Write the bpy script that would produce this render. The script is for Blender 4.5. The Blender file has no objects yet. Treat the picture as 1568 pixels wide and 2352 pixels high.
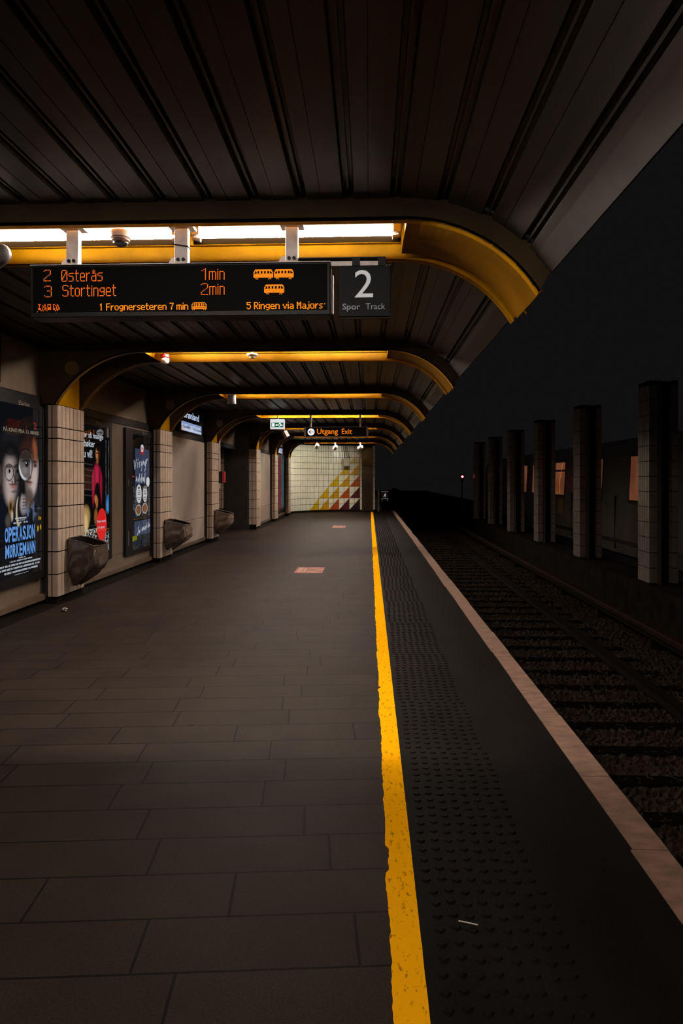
import bpy, bmesh, math, random
import numpy as np
from mathutils import Matrix, Vector
random.seed(7)
rng = np.random.default_rng(7)
S = bpy.context.scene
COL = S.collection
PI = math.pi

# ------------------------------------------------------------------ camera, world, exposure
cam_d = bpy.data.cameras.new('camera')
cam = bpy.data.objects.new('camera', cam_d)
COL.objects.link(cam)
cam.location = (0, 0, 1.5)
cam.rotation_euler = (PI/2, 0, math.atan(64/1568))
cam_d.sensor_fit = 'VERTICAL'
cam_d.sensor_height = 36
cam_d.sensor_width = 24
cam_d.lens = 24
cam_d.shift_y = -75/2352
cam_d.clip_start = 0.05
S.camera = cam
S.view_settings.view_transform = 'Standard'
S.view_settings.look = 'None'
S.view_settings.exposure = 0.0
S.view_settings.gamma = 1
S.view_settings.use_curve_mapping = False
S.render.film_transparent = False
try:
    S.cycles.use_denoising = True
    S.cycles.sample_clamp_indirect = 4
    S.cycles.max_bounces = 8
except Exception:
    pass
W = bpy.data.worlds.new('tunnel_night')
S.world = W
W.use_nodes = True
wb = W.node_tree.nodes['Background']
wb.inputs[0].default_value = (.0050, .0050, .0055, 1)
wb.inputs[1].default_value = 1.0
TUBE = 240.0            # brightness of the fluorescent tubes
SPOT_W = 62.0          # watts of each ceiling spotlight
TUBE_COL = (1.0, .86, .74)

# ------------------------------------------------------------------ materials
def lin(c):
    return tuple(((x/255)/12.92 if x/255 <= .04045 else ((x/255+.055)/1.055)**2.4) for x in c)
MATS = {}
def mat(name, col, rough=.5, metal=0., var=0., vscale=6., stretch=(1, 1, 1), bump=0., bscale=40., spec=.5, coat=0., bstretch=(1, 1, 1), rvar=0.):
    m = bpy.data.materials.new(name); m.use_nodes = True
    nt = m.node_tree; b = nt.nodes['Principled BSDF']
    b.inputs['Base Color'].default_value = (*col, 1)
    b.inputs['Roughness'].default_value = rough
    b.inputs['Metallic'].default_value = metal
    b.inputs['Specular IOR Level'].default_value = spec
    b.inputs['Coat Weight'].default_value = coat
    b.inputs['Coat Roughness'].default_value = .08
    tc = None
    def coords(st):
        nonlocal tc
        if tc is None: tc = nt.nodes.new('ShaderNodeTexCoord')
        mp = nt.nodes.new('ShaderNodeMapping'); mp.inputs['Scale'].default_value = st
        nt.links.new(tc.outputs['Object'], mp.inputs[0]); return mp.outputs[0]
    if var or rvar:
        n = nt.nodes.new('ShaderNodeTexNoise'); n.inputs['Scale'].default_value = vscale; n.inputs['Detail'].default_value = 6
        nt.links.new(coords(stretch), n.inputs['Vector'])
        if var:
            r = nt.nodes.new('ShaderNodeMapRange')
            r.inputs[1].default_value = .3; r.inputs[2].default_value = .7
            r.inputs[3].default_value = 1-var; r.inputs[4].default_value = 1+var*.6
            nt.links.new(n.outputs[0], r.inputs[0])
            mx = nt.nodes.new('ShaderNodeVectorMath'); mx.operation = 'SCALE'
            mx.inputs[0].default_value = col
            nt.links.new(r.outputs[0], mx.inputs['Scale'])
            nt.links.new(mx.outputs[0], b.inputs['Base Color'])
        if rvar:
            r = nt.nodes.new('ShaderNodeMapRange')
            r.inputs[1].default_value = .3; r.inputs[2].default_value = .7
            r.inputs[3].default_value = max(.02, rough-rvar); r.inputs[4].default_value = rough+rvar
            nt.links.new(n.outputs[0], r.inputs[0]); nt.links.new(r.outputs[0], b.inputs['Roughness'])
    if bump:
        n2 = nt.nodes.new('ShaderNodeTexNoise'); n2.inputs['Scale'].default_value = bscale; n2.inputs['Detail'].default_value = 4
        nt.links.new(coords(bstretch), n2.inputs['Vector'])
        bp = nt.nodes.new('ShaderNodeBump'); bp.inputs['Strength'].default_value = bump; bp.inputs['Distance'].default_value = .01
        nt.links.new(n2.outputs[0], bp.inputs['Height']); nt.links.new(bp.outputs[0], b.inputs['Normal'])
    MATS[name] = m
    return m
def emit(name, col, strength, spec=False):
    m = bpy.data.materials.new(name); m.use_nodes = True
    nt = m.node_tree; nt.nodes.clear()
    o = nt.nodes.new('ShaderNodeOutputMaterial'); e = nt.nodes.new('ShaderNodeEmission')
    e.inputs[0].default_value = (*col, 1); e.inputs[1].default_value = strength
    nt.links.new(e.outputs[0], o.inputs[0])
    MATS[name] = m
    return m
def vcol_emit(name, strength):
    m = bpy.data.materials.new(name); m.use_nodes = True
    nt = m.node_tree; nt.nodes.clear()
    o = nt.nodes.new('ShaderNodeOutputMaterial'); e = nt.nodes.new('ShaderNodeEmission')
    a = nt.nodes.new('ShaderNodeAttribute'); a.attribute_name = 'Print'
    e.inputs[1].default_value = strength
    nt.links.new(a.outputs['Color'], e.inputs[0]); nt.links.new(e.outputs[0], o.inputs[0])
    MATS[name] = m
    return m
def glass(name, tint=(1, 1, 1), rough=.02, bump=0):
    m = bpy.data.materials.new(name); m.use_nodes = True
    nt = m.node_tree; nt.nodes.clear()
    o = nt.nodes.new('ShaderNodeOutputMaterial'); t = nt.nodes.new('ShaderNodeBsdfTransparent'); g = nt.nodes.new('ShaderNodeBsdfGlossy')
    lw = nt.nodes.new('ShaderNodeLayerWeight'); lw.inputs[0].default_value = .5
    pw = nt.nodes.new('ShaderNodeMath'); pw.operation = 'POWER'; pw.inputs[1].default_value = 5
    nt.links.new(lw.outputs['Facing'], pw.inputs[0])
    f = nt.nodes.new('ShaderNodeMath'); f.operation = 'MULTIPLY_ADD'; f.inputs[1].default_value = .9; f.inputs[2].default_value = .03
    nt.links.new(pw.outputs[0], f.inputs[0])
    mx = nt.nodes.new('ShaderNodeMixShader')
    t.inputs[0].default_value = (*tint, 1); g.inputs['Roughness'].default_value = rough
    nt.links.new(f.outputs[0], mx.inputs[0]); nt.links.new(t.outputs[0], mx.inputs[1]); nt.links.new(g.outputs[0], mx.inputs[2])
    nt.links.new(mx.outputs[0], o.inputs[0])
    MATS[name] = m
    return m

# painted metal, tile, concrete
YEL = mat('yellow_paint', (.36, .165, .001), .42, var=.28, vscale=3.5, bump=.12, bscale=18, spec=.05)
RIBK = mat('rib_shaded_yellow', (.048, .031, .015), .6, var=.3, vscale=4, spec=.06)  # the ribs' yellow with its unlit brown tone put into the colour
YELC = mat('shaded_cover_paint', (.17, .076, .001), .5, var=.3, vscale=3.5, spec=.08)  # same yellow, darkened so the cover plate looks less lit
YELD = mat('darkened_yellow_paint', (.12, .055, .006), .5, var=.3, vscale=5)  # yellow with shade painted in for the left flange arcs, also on the caps
CEIL = mat('ceiling_metal', (.052, .047, .043), .40, metal=.1, var=.18, vscale=4, stretch=(5, .2, 5), bump=.02, bscale=7, bstretch=(6, .12, 6), spec=.35)
FASCIA = mat('fascia_metal', (.045, .039, .032), .5, metal=.1, var=.2)
TILE = mat('glazed_tile', (.50, .385, .305), .22, var=.12, vscale=7, bump=.02, bscale=8)
TILEW = mat('mural_tile', (.74, .72, .60), .25, var=.1, vscale=5)
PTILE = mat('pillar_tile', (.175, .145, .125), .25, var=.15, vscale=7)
GROUT = mat('grout', (.010, .008, .007), .9, spec=.05)
BLACK = mat('black_metal', (.007, .007, .008), .45, var=.2, spec=.2)
DARK = mat('dark_steel', (.022, .020, .020), .5, var=.3)
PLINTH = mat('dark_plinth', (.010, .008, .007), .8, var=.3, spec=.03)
BEIGE = mat('beige_panel', (.17, .125, .09), .28, var=.10, vscale=3, stretch=(1, 3, .6), coat=.25)
WHITE = mat('white_enamel', (.46, .375, .315), .3, var=.08, vscale=3, coat=.5, bump=.10, bscale=2.2, bstretch=(1, 3.2, .12))
LEDGE = mat('ledge_stone', (.12, .082, .056), .5, var=.25, vscale=9)
GREYM = mat('galvanised_steel', (.78, .70, .68), .5, metal=.0, var=.25, vscale=14)
WHITEP = mat('white_plastic', (.50, .46, .43), .5)
REDM = mat('red_plastic', (.45, .02, .03), .35)
SIGNF = mat('sign_face', (.006, .007, .010), .5, spec=.12)
LETW = emit('glow_white_letters', lin((196, 190, 186)), .85)  # letters emit in place of light falling on the signs
LETG = emit('glow_grey_letters', lin((128, 124, 124)), .85)  # grey sign print with the same stand-in glow
ASPH = mat('dark_tactile_rubber', (.0075, .0062, .0056), .62, var=.4, vscale=3, stretch=(1, .5, 1), bump=.3, bscale=120, spec=.03)
COPE = mat('coping_stone', (.20, .11, .074), .75, var=.35, vscale=9, stretch=(1, 2, 1), bump=.3, bscale=70)
LINE = mat('line_paint', (.95, .40, .003), .6, var=.0, spec=.0)
BALL = mat('ballast_stone', (.018, .0125, .009), .85, var=.5, vscale=22, bump=.5, bscale=60, spec=.05)
SLEEP = mat('sleeper_wood', (.003, .0024, .002), .9, var=.4, spec=.0)
RAILM = mat('rail_steel', (.0045, .003, .0023), .7, metal=.0, spec=.04, var=.2)
RUST = mat('rail_cover_paint', (.012, .006, .003), .7, var=.4, spec=.05)
CONC = mat('tunnel_concrete', (.010, .008, .0065), .9, var=.5, vscale=4, spec=.03)
TRAIN = mat('train_body', (.075, .066, .058), .35, var=.12, vscale=2)
TRAINK = mat('train_black', (.012, .012, .014), .3)
BAG = mat('bin_bag_plastic', (.085, .060, .046), .14, var=.2, vscale=9, spec=.6, coat=.3)
STEELD = mat('brushed_steel_door', (.045, .042, .036), .30, metal=.6, var=.1, vscale=30, stretch=(8, 1, .4))
STICK = mat('red_sticker', (.25, .055, .028), .7, var=.15, vscale=18)
STICKW = mat('sticker_print', (.40, .22, .16), .7)
FOIL = mat('crumpled_foil', (.6, .55, .5), .2, metal=.8)
CLEAR = mat('clear_end_cap', (.55, .45, .40), .2)
M_Y1 = mat('tile_yellow', (.56, .37, .01), .25); M_Y2 = mat('tile_amber', (.52, .27, .008), .25)
M_OR = mat('tile_orange_red', (.38, .065, .012), .25); M_RB = mat('tile_wine', (.075, .012, .022), .25); M_PB = mat('tile_plum', (.022, .008, .018), .25)
BAFFLE = mat('light_baffle', (.0012, .0007, .0003), .9, spec=0.)  # near-black for the plates added to block tube light
TUBEM = emit('tube_glow', TUBE_COL, TUBE)
TUBE0 = emit('tube_glow_dimmed', TUBE_COL, TUBE*.66)  # dimmed glow for the unseen tubes above the camera
LED = emit('led_orange', (1.0, .16, .012), 1.45)
LEDY = emit('led_amber', (1.0, .25, .012), 1.5)
SORG = emit('sign_orange_letters', (1.0, .24, .01), .85)
SWHT = emit('sign_white_disc', (1, .97, .95), .9)
EXG = emit('exit_green', lin((18, 92, 66)), 1.0)
EXW = emit('exit_white', (1, 1, .98), 1.05)
REDL = emit('signal_red', (1, .06, .10), 18)
REDL2 = emit('signal_red_dim', (.5, .03, .06), .2)
BLUEL = emit('poster_blue_letters', lin((98, 152, 222)), 1.0)
POSTW = emit('poster_white_letters', lin((205, 212, 222)), .8)
POSTD = emit('poster_dim_letters', lin((150, 135, 115)), .7)
POSTR = emit('poster_red', lin((228, 44, 44)), .9)
POSTRD = emit('poster_red_letters', lin((150, 42, 22)), .7)
STNW = emit('station_sign_letters', lin((190, 205, 235)), .95)
PRINT = vcol_emit('backlit_print', 1.0)
GLASS = glass('poster_glass')
PANE = None

# platform paving: staggered slabs of two widths, dark joints
def paving():
    m = bpy.data.materials.new('platform_paving'); m.use_nodes = True
    nt = m.node_tree; b = nt.nodes['Principled BSDF']
    tc = nt.nodes.new('ShaderNodeTexCoord'); mp = nt.nodes.new('ShaderNodeMapping')
    mp.inputs['Rotation'].default_value = (0, 0, -.09)
    nt.links.new(tc.outputs['Object'], mp.inputs[0])
    br = nt.nodes.new('ShaderNodeTexBrick')
    br.offset = .0; br.squash = 1.0
    br.inputs['Scale'].default_value = 1.0
    br.inputs['Brick Width'].default_value = .70; br.inputs['Row Height'].default_value = .262
    br.inputs['Mortar Size'].default_value = .0052; br.inputs['Mortar Smooth'].default_value = .2; br.inputs['Bias'].default_value = 0
    br.inputs['Color1'].default_value = (.0225, .0155, .0122, 1); br.inputs['Color2'].default_value = (.026, .0182, .0143, 1)
    br.inputs['Mortar'].default_value = (.0065, .0048, .004, 1)
    sx = nt.nodes.new('ShaderNodeSeparateXYZ'); cx_ = nt.nodes.new('ShaderNodeCombineXYZ')
    nt.links.new(mp.outputs[0], sx.inputs[0])
    dv = nt.nodes.new('ShaderNodeMath'); dv.operation = 'DIVIDE'; dv.inputs[1].default_value = .262
    fl_ = nt.nodes.new('ShaderNodeMath'); fl_.operation = 'FLOOR'; wn = nt.nodes.new('ShaderNodeTexWhiteNoise'); wn.noise_dimensions = '1D'
    ad = nt.nodes.new('ShaderNodeMath'); ad.operation = 'MULTIPLY_ADD'; ad.inputs[1].default_value = 1.9
    nt.links.new(sx.outputs[1], dv.inputs[0]); nt.links.new(dv.outputs[0], fl_.inputs[0]); nt.links.new(fl_.outputs[0], wn.inputs['W'])
    nt.links.new(wn.outputs['Value'], ad.inputs[0]); nt.links.new(sx.outputs[0], ad.inputs[2])
    nt.links.new(ad.outputs[0], cx_.inputs[0]); nt.links.new(sx.outputs[1], cx_.inputs[1])
    nt.links.new(cx_.outputs[0], br.inputs['Vector'])
    n = nt.nodes.new('ShaderNodeTexNoise'); n.inputs['Scale'].default_value = 2.3; n.inputs['Detail'].default_value = 8
    nt.links.new(mp.outputs[0], n.inputs['Vector'])
    r = nt.nodes.new('ShaderNodeMapRange'); r.inputs[1].default_value = .3; r.inputs[2].default_value = .7; r.inputs[3].default_value = .78; r.inputs[4].default_value = 1.15
    nt.links.new(n.outputs[0], r.inputs[0])
    n3 = nt.nodes.new('ShaderNodeTexNoise'); n3.inputs['Scale'].default_value = 130; n3.inputs['Detail'].default_value = 2
    nt.links.new(mp.outputs[0], n3.inputs['Vector'])
    r3 = nt.nodes.new('ShaderNodeMapRange'); r3.inputs[1].default_value = .35; r3.inputs[2].default_value = .65; r3.inputs[3].default_value = .8; r3.inputs[4].default_value = 1.2
    nt.links.new(n3.outputs[0], r3.inputs[0])
    mm = nt.nodes.new('ShaderNodeMath'); mm.operation = 'MULTIPLY'
    nt.links.new(r.outputs[0], mm.inputs[0]); nt.links.new(r3.outputs[0], mm.inputs[1])
    sc = nt.nodes.new('ShaderNodeVectorMath'); sc.operation = 'SCALE'
    nt.links.new(br.outputs['Color'], sc.inputs[0]); nt.links.new(mm.outputs[0], sc.inputs['Scale'])
    # small black gum spots
    vo = nt.nodes.new('ShaderNodeTexVoronoi'); vo.inputs['Scale'].default_value = 2.2
    nt.links.new(mp.outputs[0], vo.inputs['Vector'])
    lt = nt.nodes.new('ShaderNodeMath'); lt.operation = 'GREATER_THAN'; lt.inputs[1].default_value = .045
    nt.links.new(vo.outputs['Distance'], lt.inputs[0])
    mr = nt.nodes.new('ShaderNodeMapRange'); mr.inputs[3].default_value = .45; mr.inputs[4].default_value = 1
    nt.links.new(lt.outputs[0], mr.inputs[0])
    sc2 = nt.nodes.new('ShaderNodeVectorMath'); sc2.operation = 'SCALE'
    nt.links.new(sc.outputs[0], sc2.inputs[0]); nt.links.new(mr.outputs[0], sc2.inputs['Scale'])
    nt.links.new(sc2.outputs[0], b.inputs['Base Color'])
    b.inputs['Roughness'].default_value = .55; b.inputs['Specular IOR Level'].default_value = .03
    bp = nt.nodes.new('ShaderNodeBump'); bp.inputs['Strength'].default_value = .25; bp.inputs['Distance'].default_value = .004
    nt.links.new(br.outputs['Fac'], bp.inputs['Height']); bp.invert = True
    nt.links.new(bp.outputs[0], b.inputs['Normal'])
    return m
PAVE = paving()
# worn line paint: chips and dark scuffs with shapes of their own
def worn_line():
    nt = LINE.node_tree; b = nt.nodes['Principled BSDF']
    tc = nt.nodes.new('ShaderNodeTexCoord'); mp = nt.nodes.new('ShaderNodeMapping'); mp.inputs['Scale'].default_value = (1, .45, 1)
    nt.links.new(tc.outputs['Object'], mp.inputs[0])
    n = nt.nodes.new('ShaderNodeTexNoise'); n.inputs['Scale'].default_value = 62; n.inputs['Detail'].default_value = 7; n.inputs['Roughness'].default_value = .7
    nt.links.new(mp.outputs[0], n.inputs['Vector'])
    r = nt.nodes.new('ShaderNodeValToRGB')
    r.color_ramp.elements[0].position = .36; r.color_ramp.elements[0].color = (.36, .15, .004, 1)
    r.color_ramp.elements[1].position = .43; r.color_ramp.elements[1].color = (.93, .42, .003, 1)
    nt.links.new(n.outputs[0], r.inputs[0]); nt.links.new(r.outputs[0], b.inputs['Base Color'])
worn_line()

# ------------------------------------------------------------------ mesh helpers
class MB:
    def __init__(s): s.v = []; s.f = []; s.m = []
    def add(s, vs, fs, mi=0):
        o = len(s.v); s.v += [tuple(p) for p in vs]
        for f in fs: s.f.append(tuple(i+o for i in f)); s.m.append(mi)
        return s
    def box(s, x0, x1, y0, y1, z0, z1, mi=0):
        return s.add([(x0, y0, z0), (x1, y0, z0), (x1, y1, z0), (x0, y1, z0), (x0, y0, z1), (x1, y0, z1), (x1, y1, z1), (x0, y1, z1)],
                     [(0, 3, 2, 1), (4, 5, 6, 7), (0, 1, 5, 4), (1, 2, 6, 5), (2, 3, 7, 6), (3, 0, 4, 7)], mi)
    def prism(s, poly, axis, a0, a1, mi=0):
        n = len(poly)
        def P(p, a):
            return (p[0], a, p[1]) if axis == 'y' else ((a, p[0], p[1]) if axis == 'x' else (p[0], p[1], a))
        vs = [P(p, a0) for p in poly]+[P(p, a1) for p in poly]
        fs = [tuple(range(n)), tuple(range(2*n-1, n-1, -1))]+[(i, n+i, n+(i+1) % n, (i+1) % n) for i in range(n)]
        return s.add(vs, fs, mi)
    def band(s, lo, hi, y0, y1, mi=0):           # plate between two outlines in the x-z plane, y0..y1 thick
        n = len(lo)
        vs = [(p[0], y0, p[1]) for p in lo]+[(p[0], y0, p[1]) for p in hi]+[(p[0], y1, p[1]) for p in lo]+[(p[0], y1, p[1]) for p in hi]
        fs = []
        for i in range(n-1):
            a, b, c, d = i, i+1, n+i+1, n+i
            fs += [(a, b, c, d), (2*n+d, 2*n+c, 2*n+b, 2*n+a), (b, a, 2*n+a, 2*n+b), (d, c, 2*n+c, 2*n+d)]
        fs += [(0, n, 3*n, 2*n), (n-1, 3*n-1, 4*n-1, 2*n-1)]
        return s.add(vs, fs, mi)
    def tube(s, pts, r, n=10, mi=0, cap=True):
        pts = [Vector(p) for p in pts]; rings = []
        for i, p in enumerate(pts):
            d = (pts[min(i+1, len(pts)-1)]-pts[max(i-1, 0)]).normalized()
            a = d.cross(Vector((0, 0, 1)));
            if a.length < 1e-3: a = d.cross(Vector((1, 0, 0)))
            a.normalize(); b = d.cross(a)
            rr = r[i] if isinstance(r, (list, tuple)) else r
            rings.append([p+(a*math.cos(2*PI*k/n)+b*math.sin(2*PI*k/n))*rr for k in range(n)])
        vs = [q for R in rings for q in R]
        fs = [(i*n+k, i*n+(k+1) % n, (i+1)*n+(k+1) % n, (i+1)*n+k) for i in range(len(pts)-1) for k in range(n)]
        if cap: fs += [tuple(range(n-1, -1, -1)), tuple(range((len(pts)-1)*n, len(pts)*n))]
        return s.add(vs, fs, mi)
    def lathe(s, prof, c, n=24, mi=0):           # prof: (radius, z) pairs about a vertical axis
        vs = [(c[0]+r*math.cos(2*PI*k/n), c[1]+r*math.sin(2*PI*k/n), c[2]+z) for r, z in prof for k in range(n)]
        L = len(prof)
        fs = [(i*n+k, i*n+(k+1) % n, (i+1)*n+(k+1) % n, (i+1)*n+k) for i in range(L-1) for k in range(n)]
        fs += [tuple(range(n-1, -1, -1)), tuple(range((L-1)*n, L*n))]
        return s.add(vs, fs, mi)
    def obj(s, name, mats, parent=None, smooth=False, bevel=0):
        me = bpy.data.meshes.new(name)
        off = Vector((0, 0, 0))
        if parent is not None: off = Vector(parent['_o']) if '_o' in parent else parent.location
        me.from_pydata([(a-off[0], b-off[1], c-off[2]) for a, b, c in s.v], [], s.f)
        if not isinstance(mats, (list, tuple)): mats = [mats]
        for m in mats: me.materials.append(m)
        if len(mats) > 1: me.polygons.foreach_set('material_index', s.m)
        if smooth: me.polygons.foreach_set('use_smooth', [True]*len(me.polygons))
        bm = bmesh.new(); bm.from_mesh(me); bmesh.ops.recalc_face_normals(bm, faces=bm.faces); bm.to_mesh(me); bm.free()
        o = bpy.data.objects.new(name, me); COL.objects.link(o)
        if parent is not None:
            o.parent = parent; o['_o'] = tuple(off)
        else: o['_o'] = (0., 0., 0.)
        if bevel:
            md = o.modifiers.new('bevel', 'BEVEL'); md.width = bevel; md.segments = 2; md.limit_method = 'ANGLE'
        return o
def box(*a): return MB().box(*a)
def thing(name, label, cat, loc, group=None):
    o = bpy.data.objects.new(name, None); COL.objects.link(o)
    o.location = loc; o.empty_display_size = .1
    o['label'] = label; o['category'] = cat
    if group: o['group'] = group
    return o
def tag(o, label, cat, group=None, kind=None):
    o['label'] = label; o['category'] = cat
    if group: o['group'] = group
    if kind: o['kind'] = kind
    return o
def struct(o, label=None, cat=None):
    o['kind'] = 'structure'
    if label: o['label'] = label
    if cat: o['category'] = cat
    return o
# flat lettering fitted to a rectangle.  face 'S': seen from the camera side, 'W': on the left wall facing the track, 'F': lying on the floor
_txt = {}
def text_geo(body, bold):
    k = (body, bold)
    if k in _txt: return _txt[k]
    c = bpy.data.curves.new('lettering', 'FONT'); c.body = body; c.offset = bold; c.resolution_u = 3; c.fill_mode = 'FRONT'
    t = bpy.data.objects.new('lettering', c); COL.objects.link(t)
    bpy.context.view_layer.update()
    me = bpy.data.meshes.new_from_object(t.evaluated_get(bpy.context.evaluated_depsgraph_get()))
    vs = np.array([v.co[:2] for v in me.vertices]).reshape(-1, 2); fs = [tuple(p.vertices) for p in me.polygons]
    bpy.data.objects.remove(t); bpy.data.curves.remove(c); bpy.data.meshes.remove(me)
    _txt[k] = (vs, fs)
    return _txt[k]
def text(body, face, a0, a1, b0, b1, depth, m, parent, name='lettering', bold=0., shear=0., th=.002):
    vs, fs = text_geo(body, bold)
    mn, mx = vs.min(0), vs.max(0)
    q = (vs-mn)/(mx-mn)
    A = a0+(a1-a0)*q[:, 0]+shear*(q[:, 1]-.5); B = b0+(b1-b0)*q[:, 1]
    if face == 'S': P = [(a, depth, b) for a, b in zip(A, B)]
    elif face == 'W': P = [(depth, a, b) for a, b in zip(A, B)]
    else: P = [(b, a, depth) for a, b in zip(A, B)]
    mb = MB(); mb.add(P, fs)
    return mb.obj(name, m, parent)
def letters(body, face, a0, a1, b0, b1, depth, m, parent, name='lettering', bold=0.):
    w = {'I': .45, 'J': .8, 'M': 1.25}; tot = sum(w.get(c, 1) for c in body); x = a0; u = (a1-a0)/tot; mb = MB()
    for c in body:
        vs, fs = text_geo(c, bold); mn, mx = vs.min(0), vs.max(0); q = (vs-mn)/(mx-mn); cw = u*w.get(c, 1)
        A = x+cw*.05+cw*.90*q[:, 0]; B = b0+(b1-b0)*q[:, 1]; x += cw
        mb.add([(depth, a, b) if face == 'W' else (a, depth, b) for a, b in zip(A, B)], fs)
    return mb.obj(name, m, parent)
def strokes(polys, w, face, depth, m, parent, name='lettering', curve=False):   # brush strokes as flat ribbons
    mb = MB()
    for pl in polys:
        for i in range(len(pl)-1):
            (x0, y0), (x1, y1) = pl[i], pl[i+1]
            d = math.hypot(x1-x0, y1-y0) or 1; nx, ny = -(y1-y0)/d*w/2, (x1-x0)/d*w/2
            ex, ey = (x1-x0)/d*w*.3, (y1-y0)/d*w*.3
            q = [(x0+nx-ex, y0+ny-ey), (x1+nx+ex, y1+ny+ey), (x1-nx+ex, y1-ny+ey), (x0-nx-ex, y0-ny-ey)]
            dd = depth+(1e-4*i if face == 'W' else -1e-4*i)
            P = [(dd, a, b) if face == 'W' else ((a, dd, b) if face == 'S' else (a, b, depth)) for a, b in q]
            mb.add(P, [(0, 1, 2, 3)])
    return mb.obj(name, m, parent)
def disc(face, ca, cb, ra, rb, depth, m, parent, name, n=32, inner=0.):
    mb = MB()
    P = lambda a, b: (depth, a, b) if face == 'W' else ((a, depth, b) if face == 'S' else (a, b, depth))
    o = [P(ca+ra*math.cos(2*PI*k/n), cb+rb*math.sin(2*PI*k/n)) for k in range(n)]
    if inner:
        i = [P(ca+ra*inner*math.cos(2*PI*k/n), cb+rb*inner*math.sin(2*PI*k/n)) for k in range(n)]
        mb.add(o+i, [(k, (k+1) % n, n+(k+1) % n, n+k) for k in range(n)])
    else: mb.add(o, [tuple(range(n))])
    return mb.obj(name, m, parent)

# ------------------------------------------------------------------ key dimensions
PITCH = 4.03
YN = lambda k: PITCH*k-.04          # near rib of beam k
BW = .74                            # from near rib to far rib
ZB, ZT, ZC = 3.02, 3.22, 3.14       # beam soffit, rib top, ceiling planks
XR, RR, TH = .20, .91, math.radians(59)
XS = -2.69                          # left end of the light trough
ZCOL = 2.405
def xcol(k): return -3.75 if k <= 4 else -3.35
def xwall(k): return -3.97 if k <= 4 else -3.57

# ------------------------------------------------------------------ floor, strips, track bed
fl = MB().box(-7.5, 1.2, -3, 34, -1.3, 0).obj('floor', PAVE); struct(fl, 'brown stone paving of the platform', 'floor')
# passage and platform floor are one slab; tactile rubber strip with domes
mb = MB().box(.168, 1.062, -1, 31.5, .0, .003)
y = .6; row = 0
while y < 31.3:
    tile = int(y/.42); off = (tile*37 % 11-5)*.0028
    for c in range(8):
        cx = .222+c*.0556+off+random.uniform(-.0015, .0015); cy = y+random.uniform(-.003, .003)+.012*(c % 2)
        vs = []
        n = 8
        for rr, z in ((.0185, .003), (.0125, .0085)):
            vs += [(cx+rr*math.cos(2*PI*k/n), cy+rr*.9*math.sin(2*PI*k/n), z) for k in range(n)]
        mb.add(vs, [(k, (k+1) % n, n+(k+1) % n, n+k) for k in range(n)]+[tuple(range(n, 2*n))])
    y += .07; row += 1
t = mb.obj('tactile_strip', ASPH); tag(t, 'black tactile strip with rows of raised domes beside the yellow line', 'tactile paving', kind='structure')
# yellow line with a ragged left edge
mb = MB(); ys = np.arange(-1, 31.5, .02); ph = 0.
vs = []
for i, yy in enumerate(ys):
    ph = .8*ph+random.gauss(0, .0017)
    notch = .012 if (2.62 < yy < 2.8 or 4.9 < yy < 4.96) else 0
    vs += [(.066+ph+notch, yy, .0), (.066+ph+notch, yy, .0045), (.168+random.gauss(0, .0004), yy, .0045), (.168, yy, 0)]
fs = []
for i in range(len(ys)-1):
    a = 4*i
    fs += [(a, a+1, a+5, a+4), (a+1, a+2, a+6, a+5), (a+2, a+3, a+7, a+6)]
t = mb.add(vs, fs).obj('safety_line', LINE); tag(t, 'bright yellow painted line running along the platform', 'line', kind='structure')
# coping stones along the platform edge
mb = MB(); y = -1.
while y < 33:
    L = random.uniform(.55, .95); j = random.gauss(0, .003)
    mb.box(1.06+j, 1.205+random.gauss(0, .003), y, y+L-.006, -.12, .006); y += L
t = mb.obj('coping', COPE); tag(t, 'pale brown coping stones along the platform edge', 'edge stone', kind='structure')
MB().box(1.2, 13, -3, 160, -1.45, -1.12).obj('ground', CONC)['kind'] = 'structure'
# ballast
nx, ny = 130, 1000
X, Y = np.meshgrid(np.linspace(1.22, 4.95, nx), np.linspace(1.5, 34, ny))
Z = -1.047+rng.normal(0, .014, X.shape)
Z -= .02*(np.abs(((Y/.65) % 1)-.5) < .2)*((X > 1.4) & (X < 3.8))
X = X+rng.normal(0, .007, X.shape); Y = Y+rng.normal(0, .007, Y.shape)
mb = MB(); mb.add(np.stack([X.ravel(), Y.ravel(), Z.ravel()], 1).tolist(), [(j*nx+i, j*nx+i+1, (j+1)*nx+i+1, (j+1)*nx+i) for j in range(ny-1) for i in range(nx-1)])
tag(mb.obj('ballast', BALL), 'brown crushed stone ballast between the rails', 'ballast', kind='stuff')
sl0 = None
for i in range(48):
    yy = 1.95+.65*i
    if sl0 is None:
        sl0 = box(-1.2, 1.2, -.10, .10, -.08, .08).obj('railway_sleeper', SLEEP, bevel=.015)
        o = sl0
    else:
        o = sl0.copy(); COL.objects.link(o)
    o.location = (2.6, yy, -1.112)
    tag(o, 'dark sleeper half buried in the brown ballast across the track', 'sleeper', 'sleepers under the near track')
def rail_prof(x):
    return [(x-.065, -1.03), (x+.065, -1.03), (x+.065, -1.015), (x+.012, -1.0), (x+.010, -.945), (x+.034, -.935), (x+.034, -.90), (x-.034, -.90), (x-.034, -.935), (x-.010, -.945), (x-.012, -1.0), (x-.065, -1.015)]
for x, nm in ((1.88, 'steel running rail nearest the platform edge'), (3.315, 'steel running rail on the pillar side of the track')):
    tag(MB().prism(rail_prof(x), 'y', 1.5, 150).obj('running_rail', RAILM), nm, 'rail', 'running rails')
tr = thing('conductor_rail', 'brown covered conductor rail between the track and the tiled pillars', 'rail', (4.22, 1.5, -1.1))
MB().prism([(4.16, -.70), (4.28, -.70), (4.30, -.72), (4.30, -.78), (4.14, -.78), (4.14, -.72)], 'y', 1.5, 150).obj('cover', RUST, tr)
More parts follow.
